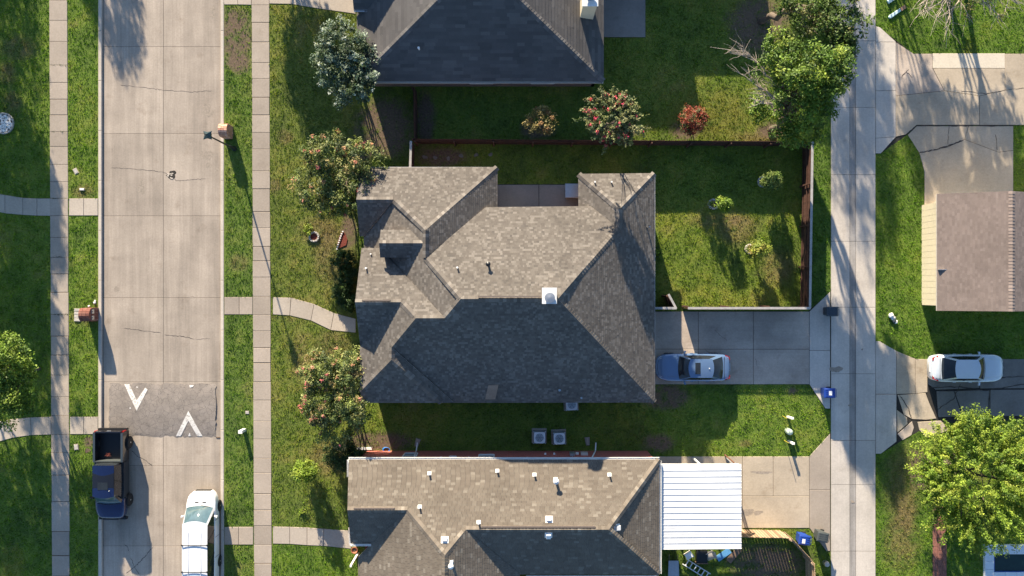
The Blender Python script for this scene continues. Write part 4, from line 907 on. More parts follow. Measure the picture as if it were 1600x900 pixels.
rf.build('lantern_roof', plain('lantern_roof_metal', (.04,.075,.09), .3, .5), lamp); MB().lathe([(.03,lh+.06),(.035,lh+.1),(.01,lh+.16)], 8).build('finial', M['iron'], lamp)

# ---------------------------------------------------------------- brick mailboxes
def mailbox(label, cx, cy, wx, wy, h, cols, door_side, doors):
    """brick pier with a barrel top; wx along x, wy along y"""
    t = thing('brick_mailbox', label, 'mailbox', P(cx, cy), 0, 'brick mailboxes at the kerb'); r = random.Random(cx)
    zs = h-wy*.42
    MB().box(-wx/2+.02, wx/2-.02, -wy/2+.02, wy/2-.02, 0, zs+.02).build('core', M['stone'], t)
    bl, bh = .215, .07; br = {}
    def bmesh_(lx, ly, lz, c):
        key = (round(lx,3), round(ly,3), round(lz,3), c)
        if key not in br: br[key] = MB().box(-lx/2, lx/2, -ly/2, ly/2, 0, lz, c).mesh('brick')
        return br[key]
    z = 0; row = 0
    while z < zs-.03:
        for sgn in (-1, 1):
            n = max(2, round(wx/bl)); l = wx/n
            for k in range(n): link('brick', bmesh_(l-.012, .06, bh-.012, r.choice(cols)), M['wood'], t, (-wx/2+l*(k+.5), sgn*(wy/2-.02), z))
            n = max(2, round((wy-.14)/bl)); l = (wy-.14)/n
            for k in range(n): link('brick', bmesh_(.06, l-.012, bh-.012, r.choice(cols)), M['wood'], t, (sgn*(wx/2-.03), -wy/2+.07+l*(k+.5), z))
        z += bh; row += 1
    # barrel top of brick rows
    arc = MB(); n = 9; rad = wy/2; nx = 3
    MB().grid(lambda u, v: (-wx/2+.02+(wx-.04)*u, math.cos(math.pi*v)*(rad-.04), zs+math.sin(math.pi*v)*(h-zs-.04)), 2, 20).build('mortar_top', M['stone'], t)
    for sx in (-1, 1):
        pts = [(sx*(wx/2-.015), math.cos(math.pi*k/16)*(rad-.03), zs+math.sin(math.pi*k/16)*(h-zs-.03)) for k in range(17)]
        MB().poly(pts if sx > 0 else pts[::-1], cols[0]).build('end_wall', M['wood'], t)
    for i in range(nx):
        for k in range(n):
            a0 = math.pi*(k+.06)/n; a1 = math.pi*(k+.94)/n; x0 = -wx/2+wx*(i+.03)/nx; x1 = -wx/2+wx*(i+.97)/nx; c = r.choice(cols); hz = h-zs
            f = lambda x, a_, o_: (x, math.cos(a_)*(rad+o_), zs+math.sin(a_)*(hz+o_))
            MB().hexa([f(x0,a0,-.04),f(x1,a0,-.04),f(x1,a1,-.04),f(x0,a1,-.04)], [f(x0,a0,.0),f(x1,a0,.0),f(x1,a1,0),f(x0,a1,0)], c).build('brick', M['wood'], t)
    for yy in doors:
        d = MB().box(door_side*(wx/2+.0)-.02, door_side*(wx/2)+.035, yy-.13, yy+.13, zs-.22, zs+.06).build('mail_door', M['metal'], t)
        MB().box(door_side*(wx/2)+.035 if door_side > 0 else door_side*(wx/2)-.055, door_side*(wx/2)+.055 if door_side > 0 else door_side*wx/2-.02, yy-.03, yy+.03, zs-.02, zs+.03).build('pull', M['black'], d)
    return t
mailbox('pinkish brick mailbox with barrel top at the right kerb behind the street lamp', 357.5, 207.5, .58, .82, 1.25, [(.52,.27,.18),(.46,.23,.16),(.60,.36,.26)], -1, [0])
mailbox('dark red brick mailbox with two white doors at the left kerb', 146.0, 491.0, .72, .86, 1.25, [(.19,.075,.056),(.16,.065,.05),(.22,.10,.075)], 1, [-.2,.2])
for k in range(4):
    o = MB().prism([(-.22,-.09),(.2,-.1),(.22,.08),(-.2,.1)], 0, .07, .015).build('edging_stone', M['stone'], None, False, P(121.5, 484.5+k*5.1)); tag(o, ('uppermost','second','third','lowest')[k]+' of the four pale edging stones beside the left brick mailbox', 'stone', 'edging stones by the mailbox'); HARD.append(rect(116,481,127,503))

# ---------------------------------------------------------------- wheeled bins
def make_bin(label, loc, rz, mat, sticker=None):
    t = thing('wheeled_bin', label, 'bin', loc, rz, 'wheeled bins by the alley'); h = 1.0
    MB().hexa([(-.22,-.24,.04),(.22,-.24,.04),(.22,.24,.04),(-.22,.24,.04)], [(-.31,-.29,h),(.33,-.29,h),(.33,.29,h),(-.31,.29,h)]).build('body', mat, t)
    def lid_z(x): return h+.02+.05*math.cos((x)/.36*1.2)
    def lf(u, v):
        x = -.37+.74*u; y = -.315+.63*v; e = max(abs(u-.5), abs(v-.5))*2; return (x, y, lid_z(x)+(.03 if e < .98 else 0))
    lid = MB().grid(lf, 12, 10); lid.box(-.37,.37,-.315,.315,h-.01,h+.03); lo = lid.build('lid', mat, t)
    for k in range(4): MB().box(-.30, .26, -.24+k*.14, -.20+k*.14, lid_z(0)+.0, lid_z(0)+.035).build('lid_rib', mat, lo)
    if sticker: MB().box(sticker[0]-.10, sticker[0]+.10, sticker[1]-.14, sticker[1]+.14, lid_z(0)+.03, lid_z(0)+.045).build('sticker', M['sticker'], lo)
    MB().tube([(-.36,-.26,h-.05),(-.45,-.26,h-.03),(-.45,.26,h-.03),(-.36,.26,h-.05)], .018, 6).build('handle', mat, t)
    for s in (-1, 1):
        m = MB().lathe([(.02,-.03),(.12,-.03),(.12,.03),(.02,.03)], 14, axis='y'); m.v = [(a-.26, b+s*.27, c+.12) for a, b, c in m.v]; m.build('wheel', M['rubber'], t)
    return t
make_bin('slate grey wheeled bin by the south east corner of the fence', P(1291,486), math.pi, M['dark_bin'])
make_bin('dark blue wheeled bin with white sticker at the foot of the shaded driveway', P(1287,611), math.pi, M['blue_bin'], (-.02,0))
make_bin('bright blue wheeled bin with white sticker beside the tan picket fence', P(1248.5,836.5), math.pi-.12, M['blue_bin'], (.08,.06))
make_bin('dark green grey wheeled bin next to the bright blue bin', P(1276.5,832), math.pi-.2, M['grey_bin'])
pb = thing('utility_stub', 'small grey round utility stub in the shadow of the lower bins', 'utility box', P(1289,879)); MB().lathe([(.18,0),(.18,.3),(.15,.36)], 14).build('body', M['metal'], pb); MB().lathe([(.16,.36),(.16,.40),(.05,.43)], 14).build('lid', M['stone'], pb)

# ---------------------------------------------------------------- air conditioners
def condenser(label, loc, rz, w=.74, h=.8):
    t = thing('air_conditioner', label, 'air conditioner', loc, rz, 'condensers beside the houses'); hw = w/2
    MB().box(-hw-.12, hw+.12, -hw-.12, hw+.12, .0, .06).build('pad', M['walk'], t)
    b = MB(); 
    for k in range(9): b.box(-hw+.01, hw-.01, -hw+.01, hw-.01, .08+k*.075, .13+k*.075)
    b.build('louvres', M['metal'], t); MB().box(-hw+.03, hw-.03, -hw+.03, hw-.03, .06, h-.08).build('coil', M['black'], t)
    for sx in (-1,1):
        for sy in (-1,1): MB().box(sx*hw-.03, sx*hw+.03, sy*hw-.03, sy*hw+.03, .06, h-.06).build('corner_post', M['metal'], t)
    n = 32; top = MB(); ri = hw*.74
    for k in range(n):
        a0, a1 = 2*math.pi*k/n, 2*math.pi*(k+1)/n
        def sq(a): s = 1/max(abs(math.cos(a)), abs(math.sin(a))); s = min(s, 1.22); return (hw*s*math.cos(a), hw*s*math.sin(a))
        A, B = sq(a0), sq(a1); c, d = (ri*math.cos(a0), ri*math.sin(a0)), (ri*math.cos(a1), ri*math.sin(a1))
        top.hexa([(*A,h-.06),(*B,h-.06),(*d,h-.06),(*c,h-.06)], [(*A,h),(*B,h),(*d,h),(*c,h)])
    top.build('top_panel', M['white_metal'], t)
    fan = MB()
    for k in range(3):
        a = 2*math.pi*k/3+rz*5+.4; ca, sa = math.cos(a), math.sin(a)
        pts = [(.06,-.02,h-.22),(.24,-.10,h-.24),(.25,.08,h-.18),(.06,.04,h-.19)]
        fan.poly([(x*ca-y*sa, x*sa+y*ca, z) for x, y, z in pts]); fan.poly([(x*ca-y*sa, x*sa+y*ca, z-.01) for x, y, z in pts][::-1])
    fan.build('fan', M['metal'], t); MB().lathe([(.07,h-.3),(.09,h-.16),(.03,h-.12)], 12).build('fan_hub', M['copper'], t)
    gr = MB()
    for rr in (.10,.17,.24): gr.tube([(rr*math.cos(2*math.pi*k/20), rr*math.sin(2*math.pi*k/20), h-.02) for k in range(21)], .005, 4, None, False)
    for k in range(6): gr.tube([(0,0,h-.01),(ri*math.cos(math.pi*k/3),ri*math.sin(math.pi*k/3),h-.02)], .006, 4)
    gr.build('fan_guard', M['black'], t)
    return t
condenser('air conditioner half hidden under the eave of the middle house', P(892,629.5), .05)
condenser('left one of the two white topped air conditioners beside the red brick wall', P(842.5,680.5), 0); condenser('right one of the two white topped air conditioners beside the red brick wall', P(873,682), .04)

# ---------------------------------------------------------------- vehicles
def catmull(keys, n):
    keys = np.array(keys, float); xs_ = keys[:,0]; xq = np.linspace(xs_[0], xs_[-1], n); out = [xq]
    for c in range(1, keys.shape[1]):
        y = keys[:,c]; m = np.gradient(y, xs_); i = np.clip(np.searchsorted(xs_, xq, 'right')-1, 0, len(xs_)-2); h = xs_[i+1]-xs_[i]; s = (xq-xs_[i])/h
        # monotone-ish hermite
        d = (y[i+1]-y[i])/h; m0 = np.clip(m[i], -3*np.abs(d), 3*np.abs(d)); m1 = np.clip(m[i+1], -3*np.abs(d), 3*np.abs(d))
        out.append((2*s**3-3*s**2+1)*y[i]+(s**3-2*s**2+s)*h*m0+(-2*s**3+3*s**2)*y[i+1]+(s**3-s**2)*h*m1)
    return np.stack(out, 1)
def shell(keys, n, zb, mat, parent, name='body', edge=.86, gap=None):
    """lofted lower body; keys: x, half width, top height, shoulder height"""
    K = catmull(keys, n); m = MB(); rings = []
    for x, hw, zt_, zs_ in K:
        half = [(hw*.93, zb), (hw*.985, zb+.12), (hw, zb+.3 if zb+.3 < zs_-.1 else zs_-.1), (hw*.985, zs_-.03), (hw*.955, zs_+.01), (hw*edge, (zs_+zt_)/2+.02), (hw*edge*.8, zt_-.005), (hw*.35, zt_+.012), (0, zt_+.016)]
        rings.append([(x, -y, z) for y, z in half]+[(x, y, z) for y, z in half[-2::-1]])
    nn = len(rings[0]); base = len(m.v)
    for r_ in rings: m.v += r_
    for i in range(len(rings)-1):
        for j in range(nn-1):
            a = base+i*nn+j; m.f.append((a, a+1, a+nn+1, a+nn)); m.c.append(None)
    m.f.append(tuple(base+j for j in reversed(range(nn)))); m.f.append(tuple(base+(len(rings)-1)*nn+j for j in range(nn))); m.c += [None]*2
    for i in range(len(rings)-1):
        a = base+i*nn; m.f.append((a, a+nn, a+2*nn-1, a+nn-1)); m.c.append(None)
    return m.build(name, mat, parent, True)
def patch(a0, a1, b0, b1, bulge=(0,0,0), nu=8, nv=6, bow=0.0):
    """surface between line a0-a1 (base) and b0-b1 (top) of points"""
    a0, a1, b0, b1 = map(Vector, (a0, a1, b0, b1)); bl = Vector(bulge)
    def f(u, v):
        p = a0.lerp(a1, u); q = b0.lerp(b1, u); w = 4*u*(1-u)
        return p.lerp(q, v)+bl*w*(.6+.4*4*v*(1-v))
    return MB().grid(f, nu, nv)
def wheel(parent, x, y, r, w, rimmat, side):
    m = MB().lathe([(r*.6,-w/2),(r*.9,-w/2),(r,-w*.35),(r,w*.35),(r*.9,w/2),(r*.6,w/2)], 24, axis='y'); m.v = [(a+x, b+y, c+r) for a, b, c in m.v]
    o = m.build('wheel', M['rubber'], parent, True)
    k = MB().lathe([(r*.62,-.01),(r*.6,.02),(r*.2,.0),(r*.1,.03)], 18, axis='y'); k.v = [(a+x, (b*side)+y+side*(w/2-.02), c+r) for a, b, c in k.v]; k.build('rim', rimmat, o, True)
def cabin(parent, paint_, xf, xr, hb, tf, tr_, ht, zb, zf, zr, zt, bowf=.16, bowr=.12, pa=.10, pc=.2, bp=(.5,), wsm=None):
    """glasshouse: base from xr..xf half width hb, roof from tr_..tf half width ht"""
    for s in (1,):
        g = patch((xf-.1,-hb*.93,zf),(xf-.1,hb*.93,zf),(tf,-ht*.90,zt-.01),(tf,ht*.90,zt-.01),(bowf,0,.02)); g.build('windscreen', wsm or M['glass'], parent, True)
        g = patch((xr+.08,hb*.90,zr),(xr+.08,-hb*.90,zr),(tr_,ht*.88,zt-.02),(tr_,-ht*.88,zt-.02),(-bowr,0,.02)); g.build('rear_window', M['glass'], parent, True)
    for s in (-1, 1):
        a = patch((xf-.1,s*hb*.93,zf),(xf-.1-pa*1.9,s*hb,zb),(tf,s*ht*.90,zt-.01),(tf-pa*.9,s*ht,zt-.03)); a.build('pillar', paint_, parent, True)
        w = patch((xf-.1-pa*1.9,s*hb,zb),(xr+.08+pc,s*hb,zb),(tf-pa*.9,s*ht,zt-.03),(tr_+pc*.8,s*ht,zt-.04),(0,s*.03,0)); w.build('side_window', M['glass'], parent, True)
        a = patch((xr+.08+pc,s*hb,zb),(xr+.08,s*hb*.90,zr),(tr_+pc*.8,s*ht,zt-.04),(tr_,s*ht*.88,zt-.02)); a.build('pillar', paint_, parent, True)
        for b in bp:
            x0 = (xf-.1-pa*1.9)*(1-b)+(xr+.08+pc)*b; x1 = (tf-pa*.9)*(1-b)+(tr_+pc*.8)*b
            MB().hexa([(x0-.04,s*(hb+.03),zb),(x0+.04,s*(hb+.03),zb),(x0+.04,s*(hb-.02),zb),(x0-.04,s*(hb-.02),zb)], [(x1-.035,s*(ht+.03),zt-.04),(x1+.035,s*(ht+.03),zt-.04),(x1+.035,s*(ht-.02),zt-.04),(x1-.035,s*(ht-.02),zt-.04)]).build('pillar', M['black'], parent)
    # roof panel with crown, overlapping the glass edges
    def rfn(u, v):
        y = (2*v-1); cx = tf-.0+bowf*(1-y*y) if True else 0; rx = tr_-bowr*(1-y*y)
        x = rx+(cx-rx)*u; e = (1-y*y)*.045; f = math.sin(math.pi*min(1,max(0,u)))*.03
        return (x, y*(ht+.01), zt-.025+e+f)
    return MB().grid(rfn, 14, 12).build('roof_panel', paint_, parent, True)
def mirrors(parent, x, y, z, mat):
    for s in (-1, 1):
        MB().hexa([(x-.06,s*y,z-.05),(x+.04,s*y,z-.05),(x-.0,s*(y+.2),z-.03),(x-.12,s*(y+.2),z-.03)], [(x-.05,s*y,z+.04),(x+.03,s*y,z+.04),(x-.02,s*(y+.2),z+.09),(x-.12,s*(y+.2),z+.09)]).build('door_mirror', mat, parent)
def car_paint(name, col, metal=.0, rough=.25):
    return plain(name, col, rough, metal, .5, .04, 2.0, coat=1.0)
def lamps(parent, x, y, z, w, mat, name, sgn):
    for s in (-1, 1):
        MB().hexa([(x-sgn*.30,s*(y+.02),z-.07),(x,s*(y-.22),z-.09),(x-sgn*.03,s*(y-.36),z-.06),(x-sgn*.30,s*(y-.14),z-.03)], [(x-sgn*.32,s*(y+.0),z+.05),(x-sgn*.06,s*(y-.22),z+.01),(x-sgn*.10,s*(y-.34),z+.03),(x-sgn*.34,s*(y-.12),z+.07)]).build(name, mat, parent)
lens = plain('headlight_lens', (.75,.78,.8), .1, 0, .6, .05); tail = plain('tail_lens', (.35,.01,.01), .15, 0, .6, .05)
def sedan(label, loc, rz, paint_, sunroof, interior=False):
    t = thing('sedan_car', label, 'car', loc, rz); L2, W2 = 2.43, .91
    shell([(-2.43,.55,.72,.66),(-2.36,.70,.92,.82),(-2.1,.84,1.02,.90),(-1.6,.90,1.03,.93),(-.8,.91,.98,.93),(.2,.91,.95,.92),(.9,.91,.95,.90),(1.4,.90,.90,.84),(1.85,.86,.83,.77),(2.15,.74,.74,.68),(2.32,.58,.66,.61),(2.43,.36,.56,.52)], 44, .2, paint_, t)
    rp_ = cabin(t, paint_, 1.02, -1.92, .80, .28, -1.10, .60, .92, .95, 1.03, 1.44, .16, .12, .09, .24)
    if sunroof:
        MB().hexa([(-.33,-.37,1.40),(.0,-.37,1.40),(.0,.37,1.40),(-.33,.37,1.40)], [(-.33,-.37,1.503),(.0,-.37,1.508),(.0,.37,1.508),(-.33,.37,1.503)]).build('sunroof', M['glass'], t)
        MB().box(-.93,-.88,-.03,.03,1.45,1.53).build('antenna_fin', M['white'], t)
    mirrors(t, .62, .90, .98, paint_); [MB().hexa([(1.82,s*.84,.66),(2.14,s*.70,.60),(2.26,s*.52,.56),(2.10,s*.56,.6)],[(1.80,s*.82,.80),(2.13,s*.705,.735),(2.28,s*.53,.68),(2.08,s*.58,.775)]).build('headlight', lens, t) for s in (-1,1)]; [MB().hexa([(-2.08,s*.85,.8),(-2.36,s*.70,.76),(-2.38,s*.5,.76),(-2.2,s*.62,.8)],[(-2.05,s*.82,.97),(-2.36,s*.70,.925),(-2.40,s*.5,.90),(-2.2,s*.62,1.0)]).build('tail_light', tail, t) for s in (-1,1)]
    for x in (-1.45, 1.5):
        for s in (-1, 1): wheel(t, x, s*.80, .33, .22, M['metal'], s)
    MB().box(2.40,2.45,-.42,.42,.36,.58).build('grille', M['black'], t); MB().box(-2.46,-2.42,-.26,.26,.55,.68).build('number_plate', M['sticker'], t)
    MB().box(-2.0,-1.985,-.72,.72,1.0,1.052).build('boot_seam', M['black'], t); MB().tube([(2.22,-.5,.715),(2.3,-.2,.70),(2.3,.2,.70),(2.22,.5,.715)], .008, 4).build('bonnet_seam', M['black'], t)
    for s in (-1, 1):   # bonnet creases and door seams
        MB().tube([(2.1,s*.5,.775),(1.5,s*.58,.90),(1.0,s*.62,.965)], .008, 4).build('bonnet_crease', paint_, t)
        for x in (.75,-.35,-1.35): MB().box(x-.005, x+.005, s*.905, s*.918, .35, .92).build('door_seam', M['black'], t)
        for x in (.1,-.95): MB().box(x-.1, x+.1, s*.905, s*.945, .80, .83).build('door_handle', paint_, t)
    return t
sedan('blue grey sedan with dark sunroof parked on the shaded driveway', Vector((11.85,-5.2,.035)), math.pi, car_paint('blue_grey_paint', (.12,.20,.34), .3, .3), True)
sedan('white sedan parked on the cracked drive east of the alley', Vector((29.88,-5.25,.05)), 0, car_paint('white_car_paint', (.60,.66,.72), .1, .25), False)

# pickup: front points down the picture
navy = car_paint('sky_reflection_navy', (.010,.020,.075), .35, .22); blackp = car_paint('black_paint', (.008,.008,.010), 0, .3)  # sky reflection on bonnet and roof is put into the blue paint colour
tk = thing('pickup_truck', 'black pickup truck with painted navy sky reflection and open bed parked at the left kerb', 'pickup truck', Vector((-26.28,-12.25,ZR)), -math.pi/2)
shell([(1.3,.96,1.14,1.06),(1.6,.97,1.16,1.07),(1.9,.97,1.17,1.07),(2.2,.96,1.14,1.04),(2.55,.90,1.07,.97),(2.8,.76,.99,.89),(2.92,.55,.86,.78)], 22, .42, navy, tk, 'bonnet')
MB().box(-.88,1.5,-.97,.97,.42,1.16).build('cab_body', blackp, tk)
cabin(tk, blackp, 1.86, -.96, .86, 1.08, -.80, .68, 1.14, 1.14, 1.14, 1.92, .13, .03, .10, .10, wsm=M['sky_glint_glass'])
MB().grid(lambda u, v: (-.84+2.0*u+.10*(1-(2*v-1)**2)*u, (2*v-1)*.69, 1.915+.05*(1-(2*v-1)**2)), 8, 10).build('roof_skin', navy, tk, True)
MB().box(.25,.72,-.34,.32,1.945,1.975).build('sunroof', M['glass'], tk); MB().lathe([(.02,1.96),(.01,2.1)], 6, .78, .42).build('aerial', M['white'], tk)
# bed with walls, floor, rails
bd = MB().box(-2.86,-.92,-.97,.97,.45,.72).build('bed_floor', M['black'], tk)
for s in (-1, 1):
    MB().box(-2.86,-.92,s*.97-.13*(s > 0),s*.97+.13*(s < 0),.72,1.30).build('bed_side', blackp, tk); MB().box(-2.80,-.92,s*.97-.135*(s > 0)-.002,s*.97+.135*(s < 0)+.002,1.30,1.33).build('bed_rail', M['dark_bin'], tk)
MB().box(-1.0,-.92,-.84,.84,.72,1.32).build('bulkhead', M['grey_bin'], tk); tgate = MB().box(-2.92,-2.82,-.84,.84,.55,1.32).build('tailgate', blackp, tk); MB().box(-2.945,-2.92,-.12,.12,1.1,1.18).build('handle', M['metal'], tgate)
MB().box(-3.02,-2.9,-.95,.95,.45,.66).build('rear_bumper', M['black'], tk); MB().box(2.82,2.98,-.9,.9,.42,.68).build('front_bumper', M['black'], tk); MB().box(2.86,2.93,-.5,.5,.7,.95).build('grille', M['black'], tk)
MB().tube([(-2.9,-.1,1.3),(-2.98,-.1,1.55)], .01, 5).build('aerial', M['black'], tk)
mirrors(tk, 1.45, .98, 1.2, M['black']); lamps(tk, 2.86, .86, .88, 0, lens, 'headlight', 1)
for s in (-1, 1): MB().box(-2.93,-2.84,s*.97-.10*(s > 0),s*.97+.10*(s < 0),.8,1.15).build('tail_light', tail, tk)
MB().tube([(1.78,-.75,1.19),(1.88,-.1,1.21)], .014, 5).build('wiper', M['black'], tk); MB().tube([(1.88,.0,1.21),(1.80,.72,1.19)], .014, 5).build('wiper', M['black'], tk)
for x in (-2.05, 1.75):
    for s in (-1, 1):
        wheel(tk, x, s*.93, .41, .28, M['metal'], s)
        MB().grid(lambda u, v: (x+math.cos(math.pi*u)*.52, s*(.80+.24*v), .42+math.sin(math.pi*u)*.50), 12, 2).build('wheel_arch', M['black'], tk)
# red strap heap left in the bed
sp_ = MB(); r_ = random.Random(4)
for k in range(5): sp_.tube([(r_.uniform(-.2,.2), r_.uniform(-.13,.13), .02+r_.uniform(0,.1)) for _ in range(6)], .011, 5)
so = sp_.build('ratchet_strap', M['red'], None, False, Vector((-26.28-.25,-12.25+1.3,ZR+.74))); tag(so, 'tangled red straps lying in the bed of the pickup truck', 'strap')

# white van, front points up the picture
wp = car_paint('white_van_paint', (.78,.79,.80), 0, .25)
vn = thing('white_van', 'white passenger van with black roof bars parked at the right kerb', 'van', Vector((-20.32,-16.25,ZR)), math.pi/2)
shell([(-2.95,.96,1.35,1.2),(-2.0,.99,1.35,1.22),(-.5,.99,1.32,1.2),(1.2,.99,1.28,1.18),(1.9,.98,1.20,1.10),(2.4,.93,1.10,1.0),(2.72,.80,1.02,.92),(2.9,.58,.90,.80)], 36, .3, wp, vn)
cabin(vn, wp, 2.05, -2.95, .93, 1.12, -2.80, .80, 1.28, 1.24, 1.30, 2.12, .20, .03, .12, .2, (.28,.62), wsm=M['sky_glint_glass'])
for x in (-.22,-1.93):
    MB().box(x-.022,x+.022,-.84,.84,2.19,2.22).build('roof_bar', M['black'], vn)
    for s in (-1, 1): MB().box(x-.04,x+.04,s*.80-.03,s*.80+.03,2.06,2.2).build('bar_foot', M['black'], vn)
for s in (-1, 1):
    MB().box(-2.5,.62,s*.40-.012,s*.40+.012,2.150,2.178).build('roof_rib', wp, vn)
    MB().box(2.22,2.3,s*.24-.12,s*.24+.12,1.10,1.152).build('bonnet_vent', M['black'], vn)
MB().tube([(2.0,-.7,1.27),(2.12,-.05,1.28)], .014, 5).build('wiper', M['black'], vn)
MB().box(1.62,1.74,-.52,-.18,1.50,1.53).build('dash_paper', M['sticker'], vn)
mirrors(vn, 1.45, .98, 1.35, wp); lamps(vn, 2.84, .86, .86, 0, lens, 'headlight', 1); MB().box(2.82,2.95,-.5,.5,.45,.7).build('grille', M['black'], vn)
for x in (-1.8, 1.85):
    for s in (-1, 1): wheel(vn, x, s*.9, .38, .25, M['metal'], s)
for s in (-1, 1):
    for x in (1.1,.0,-1.3): MB().box(x-.008, x+.008, s*.985, s*.998, .45, 1.2).build('door_seam', M['black'], vn)
# ---------------------------------------------------------------- trees and plants
def foliage(name, mat, centers, radii, per, size, cols, wts, seed, parent, droop=0.0, outward=None, flat=.75, colvar=.25):
    """leaf quads scattered in clumps; centers (n,3), radii (n,)"""
    g = np.random.default_rng(seed); n = len(centers); N_ = n*per
    c = np.repeat(centers, per, 0); r = np.repeat(radii, per)[:, None]
    d = g.normal(size=(N_, 3)); d /= np.linalg.norm(d, axis=1)[:, None]+1e-9
    rad = g.random((N_, 1))**.5
    off = d*rad*r; off[:, 2] *= flat
    if outward is not None:                      # stretch clumps into sprays pointing away from the trunk
        o = np.repeat(outward, per, 0); s = g.random((N_, 1))*2-1
        off = off*.42+o*s*r*1.7
    p = c+off
    nrm = d*.6+g.normal(size=(N_, 3))*.5+np.array([-.1, .35, .55]); nrm /= np.linalg.norm(nrm, axis=1)[:, None]
    ref = g.normal(size=(N_, 3)); a = np.cross(nrm, ref); a /= np.linalg.norm(a, axis=1)[:, None]+1e-9; b = np.cross(nrm, a)
    L_ = (size*(.6+.8*g.random((N_, 1)))); W_ = L_*.55
    fold = nrm*L_*.18
    V = np.stack([p-a*L_*.6, p+b*W_*.5-fold*.3, p+a*L_*.6-np.array([0,0,1])*droop*L_, p-b*W_*.5-fold*.3], 1).reshape(-1, 3)
    Fq = np.arange(N_*4).reshape(N_, 4)
    ci = g.choice(len(cols), n, p=np.array(wts)/sum(wts)); cc = np.array(cols)[ci]*(1-colvar+2*colvar*g.random((n, 1)))
    cl = np.repeat(cc, per, 0)*(1-.3+.6*g.random((N_, 1)))
    me = fast_mesh(name, V, Fq, np.repeat(cl, 4, 0)); return link(name, me, mat, parent)
def lumpy(g, n, R, inner=.35, lobes=9, amp=.30, zmin=-1.0):
    """points in a lumpy ellipsoid, more towards its outside"""
    ld = g.normal(size=(lobes, 3)); ld /= np.linalg.norm(ld, axis=1)[:, None]; la = g.uniform(-amp, amp, lobes)
    out = []
    while len(out) < n:
        d = g.normal(size=3); d /= np.linalg.norm(d)
        if d[2] < zmin: continue
        k = 1+float((la*np.exp(6*(ld@d-1))).sum()); rr = (inner**3+(1-inner**3)*g.random())**(1/3)
        out.append(d*rr*k)
    return np.array(out)*np.array(R)
def limb(mb, p, q, r0, r1, g, n=5, sag=.12):
    p = np.array(p, float); q = np.array(q, float); L_ = np.linalg.norm(q-p); pts = []
    for k in range(n+1):
        s = k/n; w = p+(q-p)*s+g.normal(size=3)*L_*.035*(0 < k < n)+np.array([0,0,1])*L_*sag*math.sin(math.pi*s); pts.append(w)
    mb.tube([Vector(w) for w in pts], [r0+(r1-r0)*k/n for k in range(n+1)], 7); return pts
GREEN = [(.055,.105,.016),(.085,.145,.022),(.035,.072,.014),(.14,.18,.03)]
